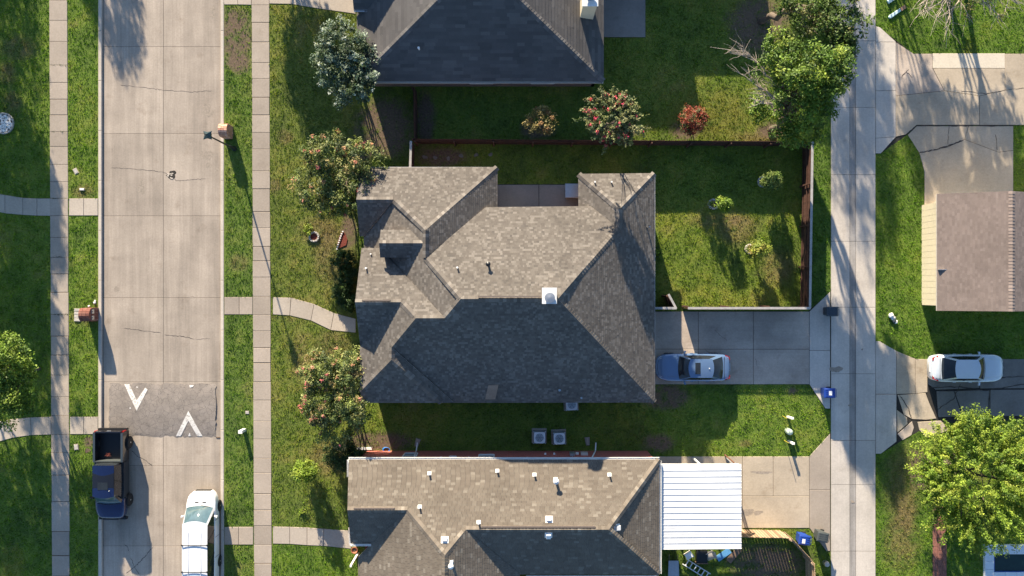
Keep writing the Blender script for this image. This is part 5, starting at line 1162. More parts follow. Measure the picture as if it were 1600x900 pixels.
def tree(name, label, base, cc, R, h0, nclump, per, size, cols, wts, seed, clump_r=.42, stems=1, trunk_r=.13, blossoms=None, nb=0, spray=False, group=None, cat='tree', amp=.3, bark='bark', inner=.35, zmin=-.75, limbs=9, dead=(), lobes=None, blob_px=None):
    """base: ground xy; cc: crown centre xyz in world; R: crown radii"""
    t = thing(name, label, cat, (base[0], base[1], 0), 0, group); g = np.random.default_rng(seed)
    b3 = np.array([base[0], base[1], 0.0]); ccv = np.array(cc)-b3
    if lobes:                                    # crown made of several lobes: (centre xyz, radii, share)
        tot = sum(l[2] for l in lobes); pts = []; cen = []
        for lc, lR, sh in lobes:
            q = lumpy(g, max(4, int(nclump*sh/tot)), lR, inner, 9, amp, zmin); pts.append(q); cen.append(q+np.array(lc)-b3)
        pts = np.concatenate(pts); cen = np.concatenate(cen); nclump = len(cen)
    else:
        pts = lumpy(g, nclump, R, inner, 11, amp, zmin); cen = pts+ccv
    mb = MB()
    for s in range(stems):
        off = np.array([math.cos(6.28*s/stems+seed), math.sin(6.28*s/stems+seed), 0])*trunk_r*1.4*(stems > 1)
        fork = np.array([off[0]*2.4+ccv[0]*.35, off[1]*2.4+ccv[1]*.35, max(.5, h0)])
        limb(mb, off*.8-np.array([0,0,.08]), fork, trunk_r, trunk_r*.72, g, 5, 0)
        idx_ = g.choice(nclump, max(2, limbs//stems), replace=False)
        for i in idx_:
            q = fork*.25+cen[i]*.75; ps = limb(mb, fork, q, trunk_r*.5, trunk_r*.14, g, 5, .06)
            for j in g.choice(nclump, 2): 
                e = cen[j]
                if np.linalg.norm(e-ps[3]) < max(R)*.8: limb(mb, ps[3], ps[3]*.3+e*.7, trunk_r*.2, trunk_r*.05, g, 3, .05)
    mb.build('trunk', M[bark], t, True)
    o = pts/(np.linalg.norm(pts, axis=1)[:, None]+1e-9)+np.array([0,0,.35])+g.normal(size=pts.shape)*(.42 if spray else 0); o /= np.linalg.norm(o, axis=1)[:, None]
    foliage('crown', M['leaf'], cen, clump_r*(.6+.8*g.random(nclump)), per, size, cols, wts, seed+1, t, outward=o if spray else None)
    if blossoms:
        out_ = cen+pts/(np.linalg.norm(pts, axis=1)[:, None]+1e-9)*clump_r*.6
        sc_w = out_[:, 2]-out_[:, 2].min()+np.linalg.norm(out_[:, :2]-out_[:, :2].mean(0), axis=1)
        if blob_px: sc_w = np.maximum(.01, sc_w*(1+blob_px*(out_[:, :2].mean(0)[0]-out_[:, 0])))
        pb_ = out_[g.choice(len(out_), min(nb, len(out_)-1), replace=False, p=sc_w**2/(sc_w**2).sum())]
        foliage('blossoms', M['petal'], pb_, .15*(.6+.8*g.random(len(pb_))), max(10, per//3), size*.8, blossoms, [1]*len(blossoms), seed+2, t)
    if dead:
        db = MB()
        for (pa_, pb2) in dead:
            pa_ = np.array(pa_)-b3; pb2 = np.array(pb2)-b3; ps = limb(db, pa_, pb2, .07, .02, g, 6, .05)
            dv = pb2-pa_; Ld = np.linalg.norm(dv)
            for k in range(16):
                i = int(g.integers(1, 7)); s_ = ps[i-1]; e = s_+dv*.35*(.5+g.random())+g.normal(size=3)*Ld*.2*np.array([1,1,.5])
                q2 = limb(db, s_, e, .025, .008, g, 4, .03)
                for _ in range(3): limb(db, q2[2], q2[2]+dv*.16+g.normal(size=3)*Ld*.12*np.array([1,1,.5]), .012, .005, g, 3, 0)
        db.build('dead_branches', M['bark_pale'], t)
    return t
def at(px, py, z): return tuple(P(px, py, z))
def gp(px, py): return tuple(P(px, py).to_2d())
MYRT = [(.17,.205,.05),(.10,.14,.04),(.26,.27,.10),(.29,.23,.09),(.06,.09,.03)]
PINK = [(.55,.16,.17),(.62,.28,.22),(.48,.24,.15)]
# front garden myrtles
tree('crape_myrtle', 'silvery green crape myrtle in the shade in front of the top house', gp(560,122), at(538,98,3.2), (2.15,2.75,1.7), 1.2, 300, 60, .13, [(.10,.15,.10),(.19,.25,.19),(.05,.085,.05),(.045,.075,.03)], [4,3,3,3], 3, .34, 4, .07, [(.50,.55,.52)], 40, lobes=[(at(535,70,3.4),(1.5,1.5,1.2),3),(at(522,105,3.0),(1.5,1.5,1.2),3),(at(555,130,3.2),(1.5,1.4,1.2),3),(at(565,90,2.8),(1.2,1.5,1.0),2)], group='crape myrtles in the front gardens')
tree('crape_myrtle', 'round crape myrtle with pink tips against the north west roof corner', gp(540,288), at(526,276,3.0), (2.75,2.6,1.6), 1.1, 360, 60, .12, MYRT, [5,4,2,.5,3], 5, .36, 4, .07, PINK, 46, lobes=[(at(505,240,3.4),(1.5,1.3,1.1),3),(at(555,247,3.2),(1.4,1.3,1.1),3),(at(495,290,2.6),(1.5,1.5,1.1),3),(at(545,290,2.9),(1.7,1.5,1.2),3),(at(525,320,2.0),(1.5,.9,.9),2)], group='crape myrtles in the front gardens')
tree('crape_myrtle', 'crape myrtle heavy with pink blossom below the curved front path', gp(548,608), at(524,618,3.0), (2.35,2.85,1.6), 1.1, 370, 60, .12, MYRT, [5,4,2.5,1,3], 8, .36, 4, .07, PINK, 60, blob_px=.28, lobes=[(at(500,580,3.2),(1.4,1.3,1.1),3),(at(545,580,3.2),(1.4,1.4,1.1),3),(at(500,630,2.8),(1.3,1.3,1.1),3),(at(550,628,3.0),(1.4,1.4,1.1),3),(at(528,672,2.2),(1.5,1.1,.9),2)], group='crape myrtles in the front gardens')
tree('shade_shrub', 'dark bushy shrub under the pink myrtle by the red brick house corner', gp(545,700), at(538,712,1.0), (1.35,1.25,.9), .3, 120, 60, .10, [(.03,.06,.014),(.045,.08,.018)], [1,1], 9, .34, 3, .03, cat='shrub')
# back garden of the top house
tree('crape_myrtle', 'tall pink flowered crape myrtle beside the long yard fence', gp(944,212), at(964,181,6.6), (1.6,1.55,.75), 3.6, 180, 60, .12, [(.16,.18,.07),(.22,.22,.10),(.07,.10,.04)], [3,2,2], 12, .27, 4, .05, [(.80,.09,.19),(.70,.13,.17)], 40, True, amp=.5, inner=.5)
tree('yellow_shrub', 'small yellowish shrub in the shaded yard of the top house', gp(842,195), at(845,187,2.9), (.85,.95,.45), 1.2, 55, 45, .11, [(.27,.21,.07),(.16,.14,.05),(.30,.17,.07)], [3,2,1], 14, .24, 3, .03, cat='shrub', amp=.5, inner=.6)
tree('red_shrub', 'red leaved shrub at the edge of the sunlit lawn patch', gp(1077,195), at(1084,187,2.0), (.85,.82,1.2), .7, 95, 46, .11, [(.26,.055,.03),(.18,.05,.03),(.11,.11,.035)], [3,2,2.5], 16, .26, 3, .03, cat='shrub', amp=.4)
# big trees at the right
BIGC = [(.09,.165,.02),(.135,.215,.026),(.05,.10,.014),(.20,.26,.032)]
tree('shade_tree', 'large leafy tree with dead bare limbs over the fence corner', gp(1206,206), at(1262,140,7.6), (3.2,3.5,2.5), 3.2, 360, 66, .14, BIGC, [4,3,3,2], 21, .42, 1, .26, amp=.45, limbs=18, inner=.4, lobes=[(at(1272,112,7.8),(2.0,1.5,1.2),4),(at(1225,75,6.8),(1.2,1.0,.8),2),(at(1262,165,6.2),(1.9,1.5,1.2),4),(at(1250,205,5.0),(1.5,.9,.9),2),(at(1308,110,8.2),(1.0,1.4,.8),2),(at(1215,110,5.5),(1.2,1.2,.8),1.5),(at(1185,170,3.6),(.9,.8,.5),.7)],
     dead=[(at(1215,140,4.5),at(1163,78,5.6)),(at(1212,158,4.2),at(1168,122,4.8)),(at(1222,165,5.0),at(1190,158,5.8)),(at(1225,120,5.5),at(1232,95,6.8))])
tree('shade_tree', 'dark leaning tree at the top beside the alley', gp(1188,34), at(1300,16,7.2), (2.7,2.6,2.0), 3.6, 220, 50, .15, [(.06,.105,.018),(.09,.145,.022),(.13,.13,.04)], [3,3,1], 24, .42, 1, .24, amp=.5, limbs=14, lobes=[(at(1260,0,7.0),(1.6,1.6,1.2),2),(at(1300,40,7.4),(1.5,1.2,1.0),2),(at(1320,70,7.0),(.9,.9,.7),1),(at(1320,0,7.6),(1.2,1.0,.8),1)])
tree('feathery_tree', 'bright yellow green feathery tree in the lower right corner', gp(1478,722), at(1535,752,3.6), (4.2,4.2,2.4), 1.4, 600, 125, .11, [(.15,.235,.022),(.22,.30,.03),(.075,.135,.014),(.30,.36,.05)], [4,4,3,2], 27, .45, 1, .2, spray=True, amp=.25, limbs=14, inner=.5)
tree('young_tree', 'light green young tree on the lawn at the left edge', gp(62,576), at(12,592,4.0), (1.75,2.6,1.5), 1.7, 190, 90, .13, [(.13,.21,.02),(.19,.27,.03),(.07,.13,.018)], [3,3,2], 30, .44, 1, .09, amp=.45)
tree('bare_tree', 'bare branched tree hanging over the neighbouring lawn at the top right', gp(1500,-70), at(1525,-42,5.2), (2.4,2.0,1.6), 2.4, 60, 40, .14, [(.20,.19,.06),(.12,.14,.04)], [1,1], 33, .4, 1, .2, amp=.4, dead=[(at(1500,-60,4.0),at(1436,8,5.2)),(at(1505,-55,4.0),at(1462,30,5.0)),(at(1508,-50,4.0),at(1480,36,4.6)),(at(1515,-50,4.5),at(1545,12,5.4)),(at(1520,-50,4.5),at(1590,6,5.4))])
# trees just outside the picture whose shade falls into it
for k, (bx_, by_, h_, R_, lab) in enumerate(((70,-345,4.8,(2.0,1.8,1.9),'tree up the street beyond the top edge over the left verge'),(-95,-330,5.0,(2.2,2.0,2.0),'tree up the street beyond the top edge over the left front lawn'),
        (-70,-60,5.2,(2.6,2.6,2.2),'tree beyond the left edge shading the upper front lawn'),(-70,150,4.8,(2.9,3.0,2.1),'tree beyond the left edge shading the lawn by the curved path'),(-60,470,5.2,(3.2,3.4,2.2),'tree beyond the left edge shading the lower lawn'),
        (1200,-290,7.4,(2.6,2.6,2.2),'tree beyond the top edge shading the alley'),(1172,-400,7.6,(2.8,2.6,2.2),'farther tree beyond the top edge west of the alley'),(1335,-230,6.6,(2.0,1.9,1.8),'tree beyond the top edge between alley and drive'),(1440,-150,6.0,(2.0,1.9,1.8),'tree beyond the top edge above the tan drive'),(420,-165,4.6,(2.2,2.6,2.0),'tree beyond the top edge beside the right footway'))):
    g_ = P(bx_, by_); tree('garden_tree', lab, (g_.x, g_.y), (g_.x, g_.y, h_), R_, 2.0, 150 if bx_ > 1000 else (130 if k < 2 else 360), 42, .17, BIGC, [3,3,3,1], 50+k, .5, 1, .15, amp=.4, group='trees outside the picture')
# small plants
def bush(name, label, px, py, r, h, cols, seed, n=40, per=45, size=.09, group=None, cat='shrub'):
    g = np.random.default_rng(seed); p = P(px, py); t = thing(name, label, cat, p, 0, group)
    cen = lumpy(g, n, (r, r, h*.5), .3, 7, .35)+np.array([0,0,h*.55]); mb = MB()
    for k in range(6): limb(mb, (0,0,-.03), cen[k]*.8, .015, .006, g, 3, 0)
    mb.build('stems', M['bark'], t); foliage('leaves', M['leaf'], cen, .16*(.6+.8*g.random(n)), per, size, cols, [1]*len(cols), seed+1, t); return t
LIME = [(.16,.24,.02),(.22,.28,.03),(.10,.17,.02)]; HEDGE = [(.025,.055,.012),(.035,.075,.014),(.05,.09,.018)]
tree('young_tree', 'small lime green sapling casting a long shadow on the front lawn', gp(481,742), at(476,737,1.4), (.75,.72,1.0), .5, 90, 50, .10, LIME, [3,2,2], 61, .26, 1, .035, cat='sapling', zmin=-.95)
for k, (px_, py_, r_, h_, lab) in enumerate(((541,405,.75,1.1,'dark hedge shrub nearest the red mulch bed'),(546,432,.7,1.1,'dark hedge shrub in the middle of the row along the house front'),(538,458,.75,1.0,'dark hedge shrub above the curved front path'),(549,472,.6,1.0,'dark hedge shrub tight against the house beside the curved path'),
        (552,560,.55,.9,'low shrub between the curved path and the pink myrtle'))):
    bush('hedge_shrub', lab, px_, py_, r_, h_, HEDGE, 70+k, 75, 55, .085, 'hedge shrubs along the house front')
bush('weed_clump', 'bright green weed clump next to the ringed plant on the front lawn', 482, 359, .32, .35, LIME, 80, 14, 30, .09, None, 'weed')
bush('weed_clump', 'low yellow green weed on the lawn by the small sapling', 474, 797, .3, .25, LIME, 81, 10, 20, .08, None, 'weed')
def ring(label, px, py, r, n, mat, seed, inner=None):
    t = thing('stone_ring', label, 'stone ring', P(px, py), 0, 'stone rings round garden plants'); q = random.Random(seed)
    for k in range(n):
        a = 2*math.pi*k/n; w = 2*math.pi*r/n*.46
        m = MB().prism([(-w,-.06),(w,-.06),(w*.9,.06),(-w*.9,.06)], 0, .13, .02).build('stone', mat, t); m.location = (r*math.cos(a), r*math.sin(a), 0); m.rotation_euler = (0, 0, a+math.pi/2+q.uniform(-.1,.1))
    MB().prism([(r*.93*math.cos(2*math.pi*k/18), r*.93*math.sin(2*math.pi*k/18)) for k in range(18)], -.02, .03).build('bed', inner or M['soil'], t); HARD.append([(px+r*PXM*math.cos(k*.63), py+r*PXM*math.sin(k*.63)) for k in range(10)])
ring('grey stone ring round the shaded shrub near the alley fence', 1192, 284, .32, 12, M['stone'], 1); ring('stone ring round the lime plant at the shadow edge', 1114.5, 319, .30, 8, M['stone'], 2); ring('pale stone ring round the plant in the sunlit garden', 1171, 389, .27, 10, M['stone'], 3); ring('small ring of red chips on the front lawn', 491, 370, .30, 12, M['stone'], 4, M['mulch'])
tree('garden_shrub', 'leafy shrub in a stone ring by the alley fence', gp(1193,284), at(1206,283,1.3), (.65,.6,.6), .6, 60, 45, .10, [(.10,.16,.03),(.16,.21,.05)], [1,1], 90, .24, 3, .02, cat='shrub', amp=.45)
tree('garden_shrub', 'lime green young plant leaning out of its stone ring', gp(1116,319), at(1131,317,1.3), (.6,.4,.5), .6, 36, 45, .10, LIME, [1,1,1], 92, .22, 2, .02, cat='shrub', amp=.5)
tree('garden_shrub', 'yellow green plant in the middle of the sunlit garden', gp(1173,389), at(1184,391,1.3), (.7,.55,.7), .5, 56, 45, .11, [(.22,.25,.03),(.15,.20,.03),(.30,.26,.06)], [2,2,1], 94, .25, 3, .02, cat='shrub', amp=.45)
bush('climbing_plant', 'small green climber on the east wall of the middle house', 1024, 395, .3, 1.6, HEDGE+LIME[:1], 97, 24, 40, .08, None, 'plant')
# mulch bed with white edging, pebble bed
mbd = thing('mulch_bed', 'red mulch bed with white edging beads by the front door', 'flower bed', P(538,377)); ox, oy = P(538,377).to_2d()
MB().prism([(G(*p)[0]-ox, G(*p)[1]-oy) for p in ((536,361),(540,366),(543,374),(541,383),(534,386),(527,391),(527.5,382),(530,370))], -.02, .045).build('mulch', M['mulch'], mbd); HARD.append([(536,361),(556,368),(556,392),(527,391)])
for k in range(9):
    u = k/8; px_ = 535.5-8.5*math.sin(u*1.4)**1; g2 = G(536-9*u**.8, 362+27*u); MB().box(g2[0]-ox-.05, g2[0]-ox+.05, g2[1]-oy-.04, g2[1]-oy+.04, 0, .12).build('edging_stone', M['white'], mbd)
peb = thing('pebble_bed', 'round bed of white pebbles on the lawn at the left edge', 'pebble bed', P(6,193)); rr = .66
for k in range(20):
    a = 2*math.pi*k/20; m = MB().prism([(-.1,-.05),(.1,-.05),(.09,.05),(-.09,.05)], 0, .12, .02).build('edging_stone', M['stone'], peb); m.location = (rr*math.cos(a), rr*math.sin(a), 0); m.rotation_euler = (0,0,a+math.pi/2)
HARD.append([(6+16*math.cos(k*.5), 193+16*math.sin(k*.5)) for k in range(13)])
MB().prism([(.62*math.cos(k*.35), .62*math.sin(k*.35)) for k in range(18)], -.02, .03).build('bed', M['soil'], peb)
pg = MB(); q_ = random.Random(2)
for k in range(260):
    a = q_.uniform(0,6.28); d = .58*math.sqrt(q_.random()); x, y, s = d*math.cos(a), d*math.sin(a), q_.uniform(.025,.055)
    pts = [(x+s*1.2*math.cos(j*1.047+a), y+s*math.sin(j*1.047+a)) for j in range(6)]; pg.prism(pts, .02, .05+s, s*.35)
stuff(pg.build('pebbles', M['white'], peb))
# ---------------------------------------------------------------- small things on the lawns
def pedestal(label, px, py, h, r, lean=(0,0), stake=None, mat='white'):
    t = thing('utility_post', label, 'utility post', P(px, py), 0, 'utility posts on the lawns')
    MB().hexa([(-r,-r*.8,0),(r,-r*.8,0),(r,r*.8,0),(-r,r*.8,0)], [(-r+lean[0],-r*.8+lean[1],h),(r+lean[0],-r*.8+lean[1],h),(r+lean[0],r*.8+lean[1],h),(-r+lean[0],r*.8+lean[1],h)]).build('post', M[mat], t)
    MB().box(-r*1.2+lean[0], r*1.2+lean[0], -r+lean[1], r+lean[1], h, h+.06).build('cap', M[mat], t)
    if stake: MB().tube([(stake[0],stake[1],-.05),(stake[0]*1.05,stake[1],stake[2])], .018, 5).build('stake', M['yellow'], t)
pedestal('white utility post on the verge below the speed hump', 382, 671.5, .62, .11, (-.06,-.03))
pedestal('upper white utility post with a stake on the lawn by the alley', 1230.5, 651, .75, .075, (.05,.02), (-.35,.05,1.0)); pedestal('lower white utility post with a stake on the lawn by the alley', 1232, 689, .75, .075, (.05,-.02), (-.3,.05,1.0))
gp_ = thing('utility_post', 'squat pale green utility drum between the two staked posts', 'utility post', P(1230,673), 0); MB().lathe([(.2,0),(.2,.55),(.17,.62),(.05,.66)], 18).build('drum', plain('pale_green_plastic', (.45,.55,.45), .5), gp_, True); MB().lathe([(.21,.28),(.21,.33)], 18).build('band', M['metal'], gp_)
def lid(label, px, py, w, d, mat, rz=0, h=.03, name='valve_lid'):
    t = thing(name, label, 'lid', P(px, py), rz); MB().prism([(-w,-d),(w,-d),(w,d),(-w,d)], -.02, h, .012).build('frame', M['walk'], t); MB().prism([(-w*.8,-d*.8),(w*.8,-d*.8),(w*.8,d*.8),(-w*.8,d*.8)], h-.01, h+.012, .008).build('cover', mat, t); HARD.append([(px-w*PXM,py-d*PXM),(px+w*PXM,py-d*PXM),(px+w*PXM,py+d*PXM),(px-w*PXM,py+d*PXM)])
lid('pale grey meter lid on the left verge above the crossing path', 118.5, 267.5, .14, .2, M['stone'], .5); lid('small white box lid on the left verge by the crossing path', 129, 296, .17, .08, M['white'], 0, .1); lid('pale round edged meter lid beside the pickup truck', 119.5, 698.5, .15, .2, M['stone'], .1, .05); lid('small grey valve lid on the right verge beside the speed hump', 386.5, 644.5, .13, .11, M['stone'])
hole = MB().prism(blob(137,704,4,4,0,4,12), -.01, .02).build('soil_patch', M['soil']); structure(hole)
# crumpled bag on the far verge
bg = np.random.default_rng(5); bgm = MB()
def lump(mb, cx, cy, cz, r, seed):
    def f(u, v):
        th = 2*math.pi*u; ph = math.pi*v; k = r*(.75+.5*float(vnoise(3*math.cos(th)*math.sin(ph)+9+seed, 3*math.sin(th)*math.sin(ph)+3*math.cos(ph)+9, seed)))
        return (cx+k*math.sin(ph)*math.cos(th), cy+k*math.sin(ph)*math.sin(th), cz+k*.8*math.cos(ph))
    mb.grid(f, 14, 9)
bt = thing('crumpled_bag', 'crumpled grey and white bags lying on the grass east of the alley', 'bag', P(1395,498))
for k, (x, y, r, mt) in enumerate(((-.16,.22,.17,'white'),(-.02,.05,.16,'metal'),(.05,-.16,.14,'dark_bin'),(.16,-.2,.13,'white'))):
    m = MB(); lump(m, x, y, r*.75, r, k+3); m.build('bag', M[mt], bt, True)
pad = thing('pale_paddle', 'pale blue paddle with brown handle lying on the top right lawn', 'paddle', P(1400,20), math.radians(34)); MB().prism([(-.62,-.05),(-.5,-.12),(.3,-.1),(.34,.1),(-.5,.12),(-.62,.05)], .02, .12, .03).build('blade', plain('pale_blue_plastic', (.55,.72,.75), .5), pad); MB().box(.34,.72,-.12,.12,.03,.1).build('grip', M['brown_board'], pad)
pd2 = thing('pale_float', 'pale blue float at the very top of the right lawn', 'float', P(1391,1), math.radians(34)); MB().prism([(-.25,-.12),(.22,-.12),(.3,0),(.22,.12),(-.25,.12)], .02, .14, .03).build('body', bpy.data.materials['pale_blue_plastic'], pd2); MB().box(.05,.1,-.1,.1,.14,.17).build('strap', M['metal'], pd2)
# back garden bits
for k, (px_, py_) in enumerate(((664,245.5),(680,246.5),(700.5,247.5),(720.5,243.5),(744,242),(766.5,241.5))):
    q = blob(px_, py_, 4.2 if k == 0 else 3.2, 3, 0, 200+k, 9); o = MB().prism(q, -.02, .035, .01).build('stepping_stone', M['dull_stone']); tag(o, ('first','second','third','fourth','fifth','sixth')[k]+' flat stepping stone from the left inside the long yard fence', 'stepping stone', 'stepping stones by the fence')
bq = thing('patio_cabinet', 'grey square storage box on the recessed patio', 'storage box', P(896,300)); MB().box(-.55,.4,-.42,.42,.05,.7).build('body', M['drive'], bq); MB().prism([(-.6,-.47),(.45,-.47),(.45,.47),(-.6,.47)], .7, .76, .02).build('lid', M['metal'], bq); MB().box(-.62,-.6,-.1,.1,.6,.64).build('handle', M['black'], bq)
pot = thing('plant_pot', 'terracotta pot beside the lower front path', 'plant pot', P(555.5,857)); MB().lathe([(.14,0),(.21,.36),(.23,.37),(.23,.42),(.19,.42),(.17,.34)], 18).build('pot', M['orange'], pot, True); MB().lathe([(.17,.33),(.02,.36)], 12).build('soil', M['soil'], pot)
hs = MB(); 
for k in range(4): hs.tube([(.22*math.cos(a*.4+k)+.02*k, .14*math.sin(a*.4+k), .03+.025*k) for a in range(17)], .016, 5, None, True)
tag(hs.build('garden_hose', M['hose'], None, True, P(603,705)+Vector((0,.12,0))), 'coiled blue garden hose by the red brick wall', 'hose')
wb = thing('white_board', 'white board lying below the pink myrtle at the brick corner', 'board', P(570,700.5)); MB().box(-.5,.5,-.08,.08,.02,.1).build('plank', M['white'], wb); MB().box(-.45,-.38,-.12,.12,.1,.13).build('cleat', M['metal'], wb)
spl = thing('splash_block', 'concrete splash block at the left downpipe on the shaded side yard', 'splash block', P(652,692), -.3); MB().prism([(-.12,-.25),(.12,-.25),(.17,.3),(-.17,.3)], 0, .07, .02).build('block', M['walk'], spl); MB().box(-.05,.05,-.22,.25,.06,.085).build('channel', M['drive'], spl)
spl = thing('splash_block', 'concrete splash block at the right downpipe near the air conditioners', 'splash block', P(918,690), .1); MB().prism([(-.12,-.25),(.12,-.25),(.17,.3),(-.17,.3)], 0, .07, .02).build('block', M['walk'], spl); MB().box(-.05,.05,-.22,.25,.06,.085).build('channel', M['drive'], spl)
# clutter behind the carport
wbr = thing('wheelbarrow', 'grey wheelbarrow upended behind the carport', 'wheelbarrow', P(1050,884), math.radians(-90)); tr_ = MB()
tr_.hexa([(-.32,-.2,.25),(.28,-.22,.25),(.28,.22,.25),(-.32,.2,.25)], [(-.52,-.33,.55),(.5,-.36,.55),(.5,.36,.55),(-.52,.33,.55)]).build('tray', plain('grey_tray', (.36,.40,.45), .45), wbr)
for s in (-1,1): MB().tube([(.4,s*.1,.2),(-.4,s*.25,.3),(-.95,s*.3,.55)], .02, 6).build('handle', M['brown_board'], wbr); MB().tube([(-.2,s*.22,.3),(-.3,s*.25,0)], .018, 6).build('leg', M['black'], wbr)
m = MB().lathe([(.02,-.04),(.17,-.04),(.18,0),(.17,.04),(.02,.04)], 14, axis='y'); m.v = [(a+.55,b,c+.18) for a,b,c in m.v]; m.build('wheel', M['rubber'], wbr)
ld = thing('step_ladder', 'aluminium ladder lying on the grass behind the carport', 'ladder', P(1066,880), math.radians(-32))
for s in (0,.42): MB().box(0,1.9,s-.025,s+.025,.12,.2).build('stile', M['white_metal'], ld)
for k in range(6): MB().box(.18+k*.31,.24+k*.31,.02,.40,.13,.17).build('rung', M['white_metal'], ld)
for lab, px_, py_, w, d, mt, a in (('light blue board leaning flat behind the carport','1130',866,.52,.2,'blue_board',.62),('brown board beside the light blue board behind the carport','1146',867,.55,.2,'brown_board',.85)):
    b = thing('loose_board', lab, 'board', P(int(px_), py_), a); MB().box(-w,w,-d,d,.06,.10).build('panel', M[mt], b); MB().box(-w*.7,-w*.6,-d,d,.0,.06).build('batten', M['brown_board'], b)
ck = thing('black_cart', 'black box cart behind the carport', 'cart', P(1094,866)); MB().box(-.35,.35,-.4,.4,.1,.55).build('box', M['black'], ck); MB().box(-.4,.4,-.45,-.41,.0,.6).build('frame', M['brown_board'], ck)
for s in (-1,1): m = MB().lathe([(.02,-.03),(.12,-.03),(.12,.03),(.02,.03)], 12, axis='y'); m.v = [(a, b+s*.43, c+.12) for a,b,c in m.v]; m.build('wheel', M['rubber'], ck)
def chair(label, px, py, rz, mat):
    t = thing('garden_chair', label, 'chair', P(px, py), rz); MB().box(-.24,.24,-.24,.24,.40,.44).build('seat', mat, t); MB().hexa([(-.24,.2,.44),(.24,.2,.44),(.24,.25,.44),(-.24,.25,.44)], [(-.24,.32,.95),(.24,.32,.95),(.24,.36,.95),(-.24,.36,.95)]).build('backrest', mat, t)
    for sx in (-.21,.21):
        for sy in (-.21,.21): MB().tube([(sx,sy,.42),(sx*1.15,sy*1.2,0)], .018, 6).build('leg', M['metal'], t)
        MB().box(sx-.025,sx+.025,-.22,.26,.62,.65).build('armrest', mat, t)
chair('white garden chair in the clutter behind the carport', 1074, 864, .6, M['white']); chair('grey garden chair beside the black cart behind the carport', 1106, 864, -1.2, M['stone'])
# pool in the lower right corner
pool = thing('garden_pool', 'pool with pale coping in the shade at the lower right corner', 'pool', P(1590,930)); X0, Y0 = P(1590,930).to_2d()
wx0, wy1 = G(1536,850); wx1, wy0 = G(1690,900.5); cpw = .62; HARD.append(rect(1535,848,1700,905))
def cop(x0, x1, y0, y1, n, ax):
    for k in range(n):
        a = (x0+(x1-x0)*k/n, x0+(x1-x0)*(k+1)/n) if ax == 'x' else (x0, x1); b = (y0+(y1-y0)*k/n, y0+(y1-y0)*(k+1)/n) if ax == 'y' else (y0, y1)
        MB().prism([(a[0]-X0+.006,b[0]-Y0+.006),(a[1]-X0-.006,b[0]-Y0+.006),(a[1]-X0-.006,b[1]-Y0-.006),(a[0]-X0+.006,b[1]-Y0-.006)], .0, .22, .02).build('coping_stone', M['coping'], pool)
cop(wx0, wx0+cpw, wy0, wy1, 4, 'y'); cop(wx0+cpw, wx1, wy0, wy0+.35, 8, 'x'); cop(wx0+cpw, wx1, wy1-cpw, wy1, 8, 'x')
MB().box(wx0+cpw-X0, wx1-X0, wy0+.35-Y0, wy0+.40-Y0, .05, .205).build('tile_band', M['tile'], pool); MB().box(wx0+cpw-X0, wx0+cpw+.04-X0, wy0+.4-Y0, wy1-cpw-Y0, .05, .205).build('tile_band', M['tile'], pool)
MB().box(wx0+cpw+.04-X0, wx1-X0, wy0+.40-Y0, wy1-cpw-Y0, .02, .10).build('water', M['water'], pool)
# short post beside the trunk and bits of white debris by the mailbox
for px_, py_, r_ in ((139.5,478.5,.07),(149,470,.06),(148.5,473,.09)):
    m = MB(); lump(m, 0, 0, r_*.5, r_, int(px_)); o = m.build('paper_scrap', M['white'], None, True, P(px_, py_)); tag(o, {139: 'white paper scrap touching the left brick mailbox', 149: 'smaller white paper scrap farthest above the left brick mailbox'}.get(int(px_), 'larger white paper scrap on bare soil above the left brick mailbox'), 'litter', 'paper scraps by the mailbox')

# ---------------------------------------------------------------- grass
def raster(polys, x0, y0, w, h, s):
    m = np.zeros((w, h), bool)
    for pl_ in polys:
        q = np.array(pl_, float); i0 = max(0, int((q[:,0].min()-x0)/s)); i1 = min(w, int((q[:,0].max()-x0)/s)+2); j0 = max(0, int((q[:,1].min()-y0)/s)); j1 = min(h, int((q[:,1].max()-y0)/s)+2)
        if i1 <= i0 or j1 <= j0: continue
        X, Y = np.meshgrid(x0+s*(np.arange(i0, i1)+.5), y0+s*(np.arange(j0, j1)+.5), indexing='ij'); ins = np.zeros(X.shape, bool)
        for a, b in zip(q, np.roll(q, -1, 0)):
            c = ((a[1] > Y) != (b[1] > Y)); xx = (b[0]-a[0])*(Y-a[1])/((b[1]-a[1]) if b[1] != a[1] else 1e-9)+a[0]; ins ^= c & (X < xx)
        m[i0:i1, j0:j1] |= ins
    return m
gx0, gy0_, gx1, gy1_ = -90, -90, 1690, 990; sR = 1.0
mask = raster(HARD, gx0, gy0_, int((gx1-gx0)/sR), int((gy1_-gy0_)/sR), sR)
NT = 640000
tx = rng.uniform(gx0, gx1-1, NT); ty = rng.uniform(gy0_, gy1_-1, NT)
ok = ~mask[((tx-gx0)/sR).astype(int), ((ty-gy0_)/sR).astype(int)] & ~((tx > 152) & (tx < 352))
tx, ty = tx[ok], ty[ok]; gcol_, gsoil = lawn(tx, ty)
keep = rng.random(len(tx)) > gsoil*.95; tx, ty, gcol_ = tx[keep], ty[keep], gcol_[keep]
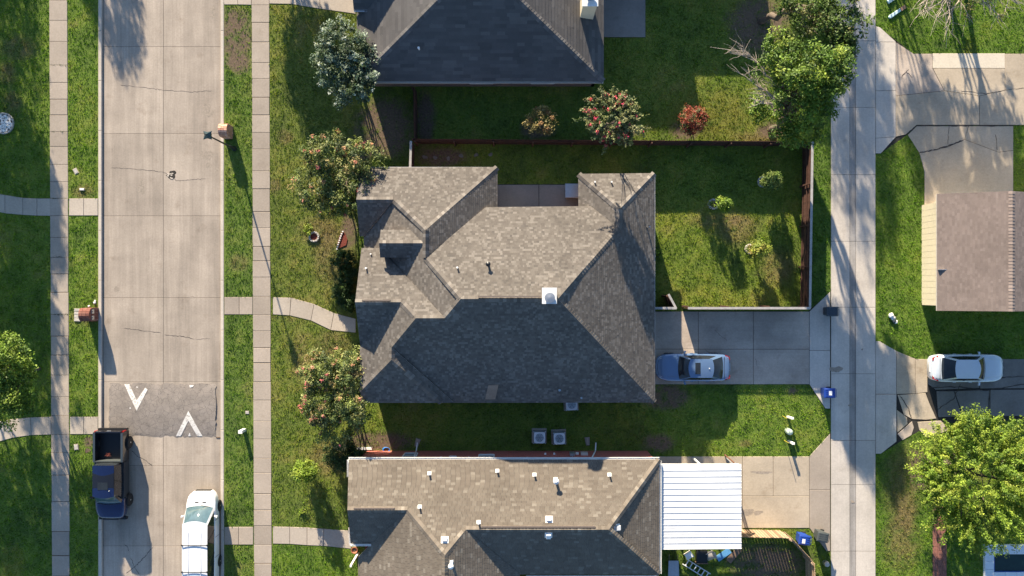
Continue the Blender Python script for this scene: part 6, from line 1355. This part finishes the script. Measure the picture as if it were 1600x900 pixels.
# weeds in the wide footway joints
for yj, xa, xb in ((102,78,105),(206,79,106),(310,79,106),(401,79.5,107),(491,80,107.5)):
    k = 40; tx = np.concatenate([tx, rng.uniform(xa, xb, k)]); ty = np.concatenate([ty, yj+rng.normal(0, .7, k)]); gcol_ = np.concatenate([gcol_, np.tile([[.05,.09,.015]], (k, 1))])
n = len(tx); nbld = 2
X = np.repeat((tx-800)/PXM, nbld); Y = np.repeat((450-ty)/PXM, nbld); N_ = n*nbld
ang = rng.uniform(0, 6.283, N_); hh = rng.uniform(.025, .085, N_)*np.repeat(.35+1.3*vnoise(tx/PXM*5, ty/PXM*5, 77), nbld); wd = rng.uniform(.012, .028, N_); ln = rng.uniform(.0, .05, N_)
jx, jy_ = rng.normal(0, .02, N_), rng.normal(0, .02, N_); ca, sa = np.cos(ang), np.sin(ang)
V = np.stack([np.stack([X+jx-sa*wd, Y+jy_+ca*wd, np.full(N_, -.005)], -1), np.stack([X+jx+sa*wd, Y+jy_-ca*wd, np.full(N_, -.005)], -1), np.stack([X+jx+ca*ln, Y+jy_+sa*ln, hh], -1)], 1).reshape(-1, 3)
col = np.repeat(gcol_*(.6+.8*rng.random((n, 1)))*(.8+.4*vnoise(tx/PXM*6, ty/PXM*6, 91))[:, None], nbld*3, 0)
gr_o = link('grass', fast_mesh('grass', V, np.arange(N_*3).reshape(-1, 3), col), M['grass']); stuff(gr_o); tag(gr_o, 'short mown green grass of all the lawns and verges', 'grass')
# ---------------------------------------------------------------- put every thing's empty at its base
from mathutils import Matrix
for o in [o for o in C.objects if o.parent is None and o.type == 'EMPTY' and o.location.length < 1e-6]:
    lo = [1e9]*2; hi = [-1e9]*2
    for ch in o.children:
        if ch.type == 'MESH':
            for c in ch.bound_box:
                for i in range(2): lo[i] = min(lo[i], c[i]+ch.location[i]); hi[i] = max(hi[i], c[i]+ch.location[i])
    loc = Vector(((lo[0]+hi[0])/2, (lo[1]+hi[1])/2, 0)); o.location = loc
    for ch in o.children: ch.matrix_parent_inverse = Matrix.Translation(-loc)
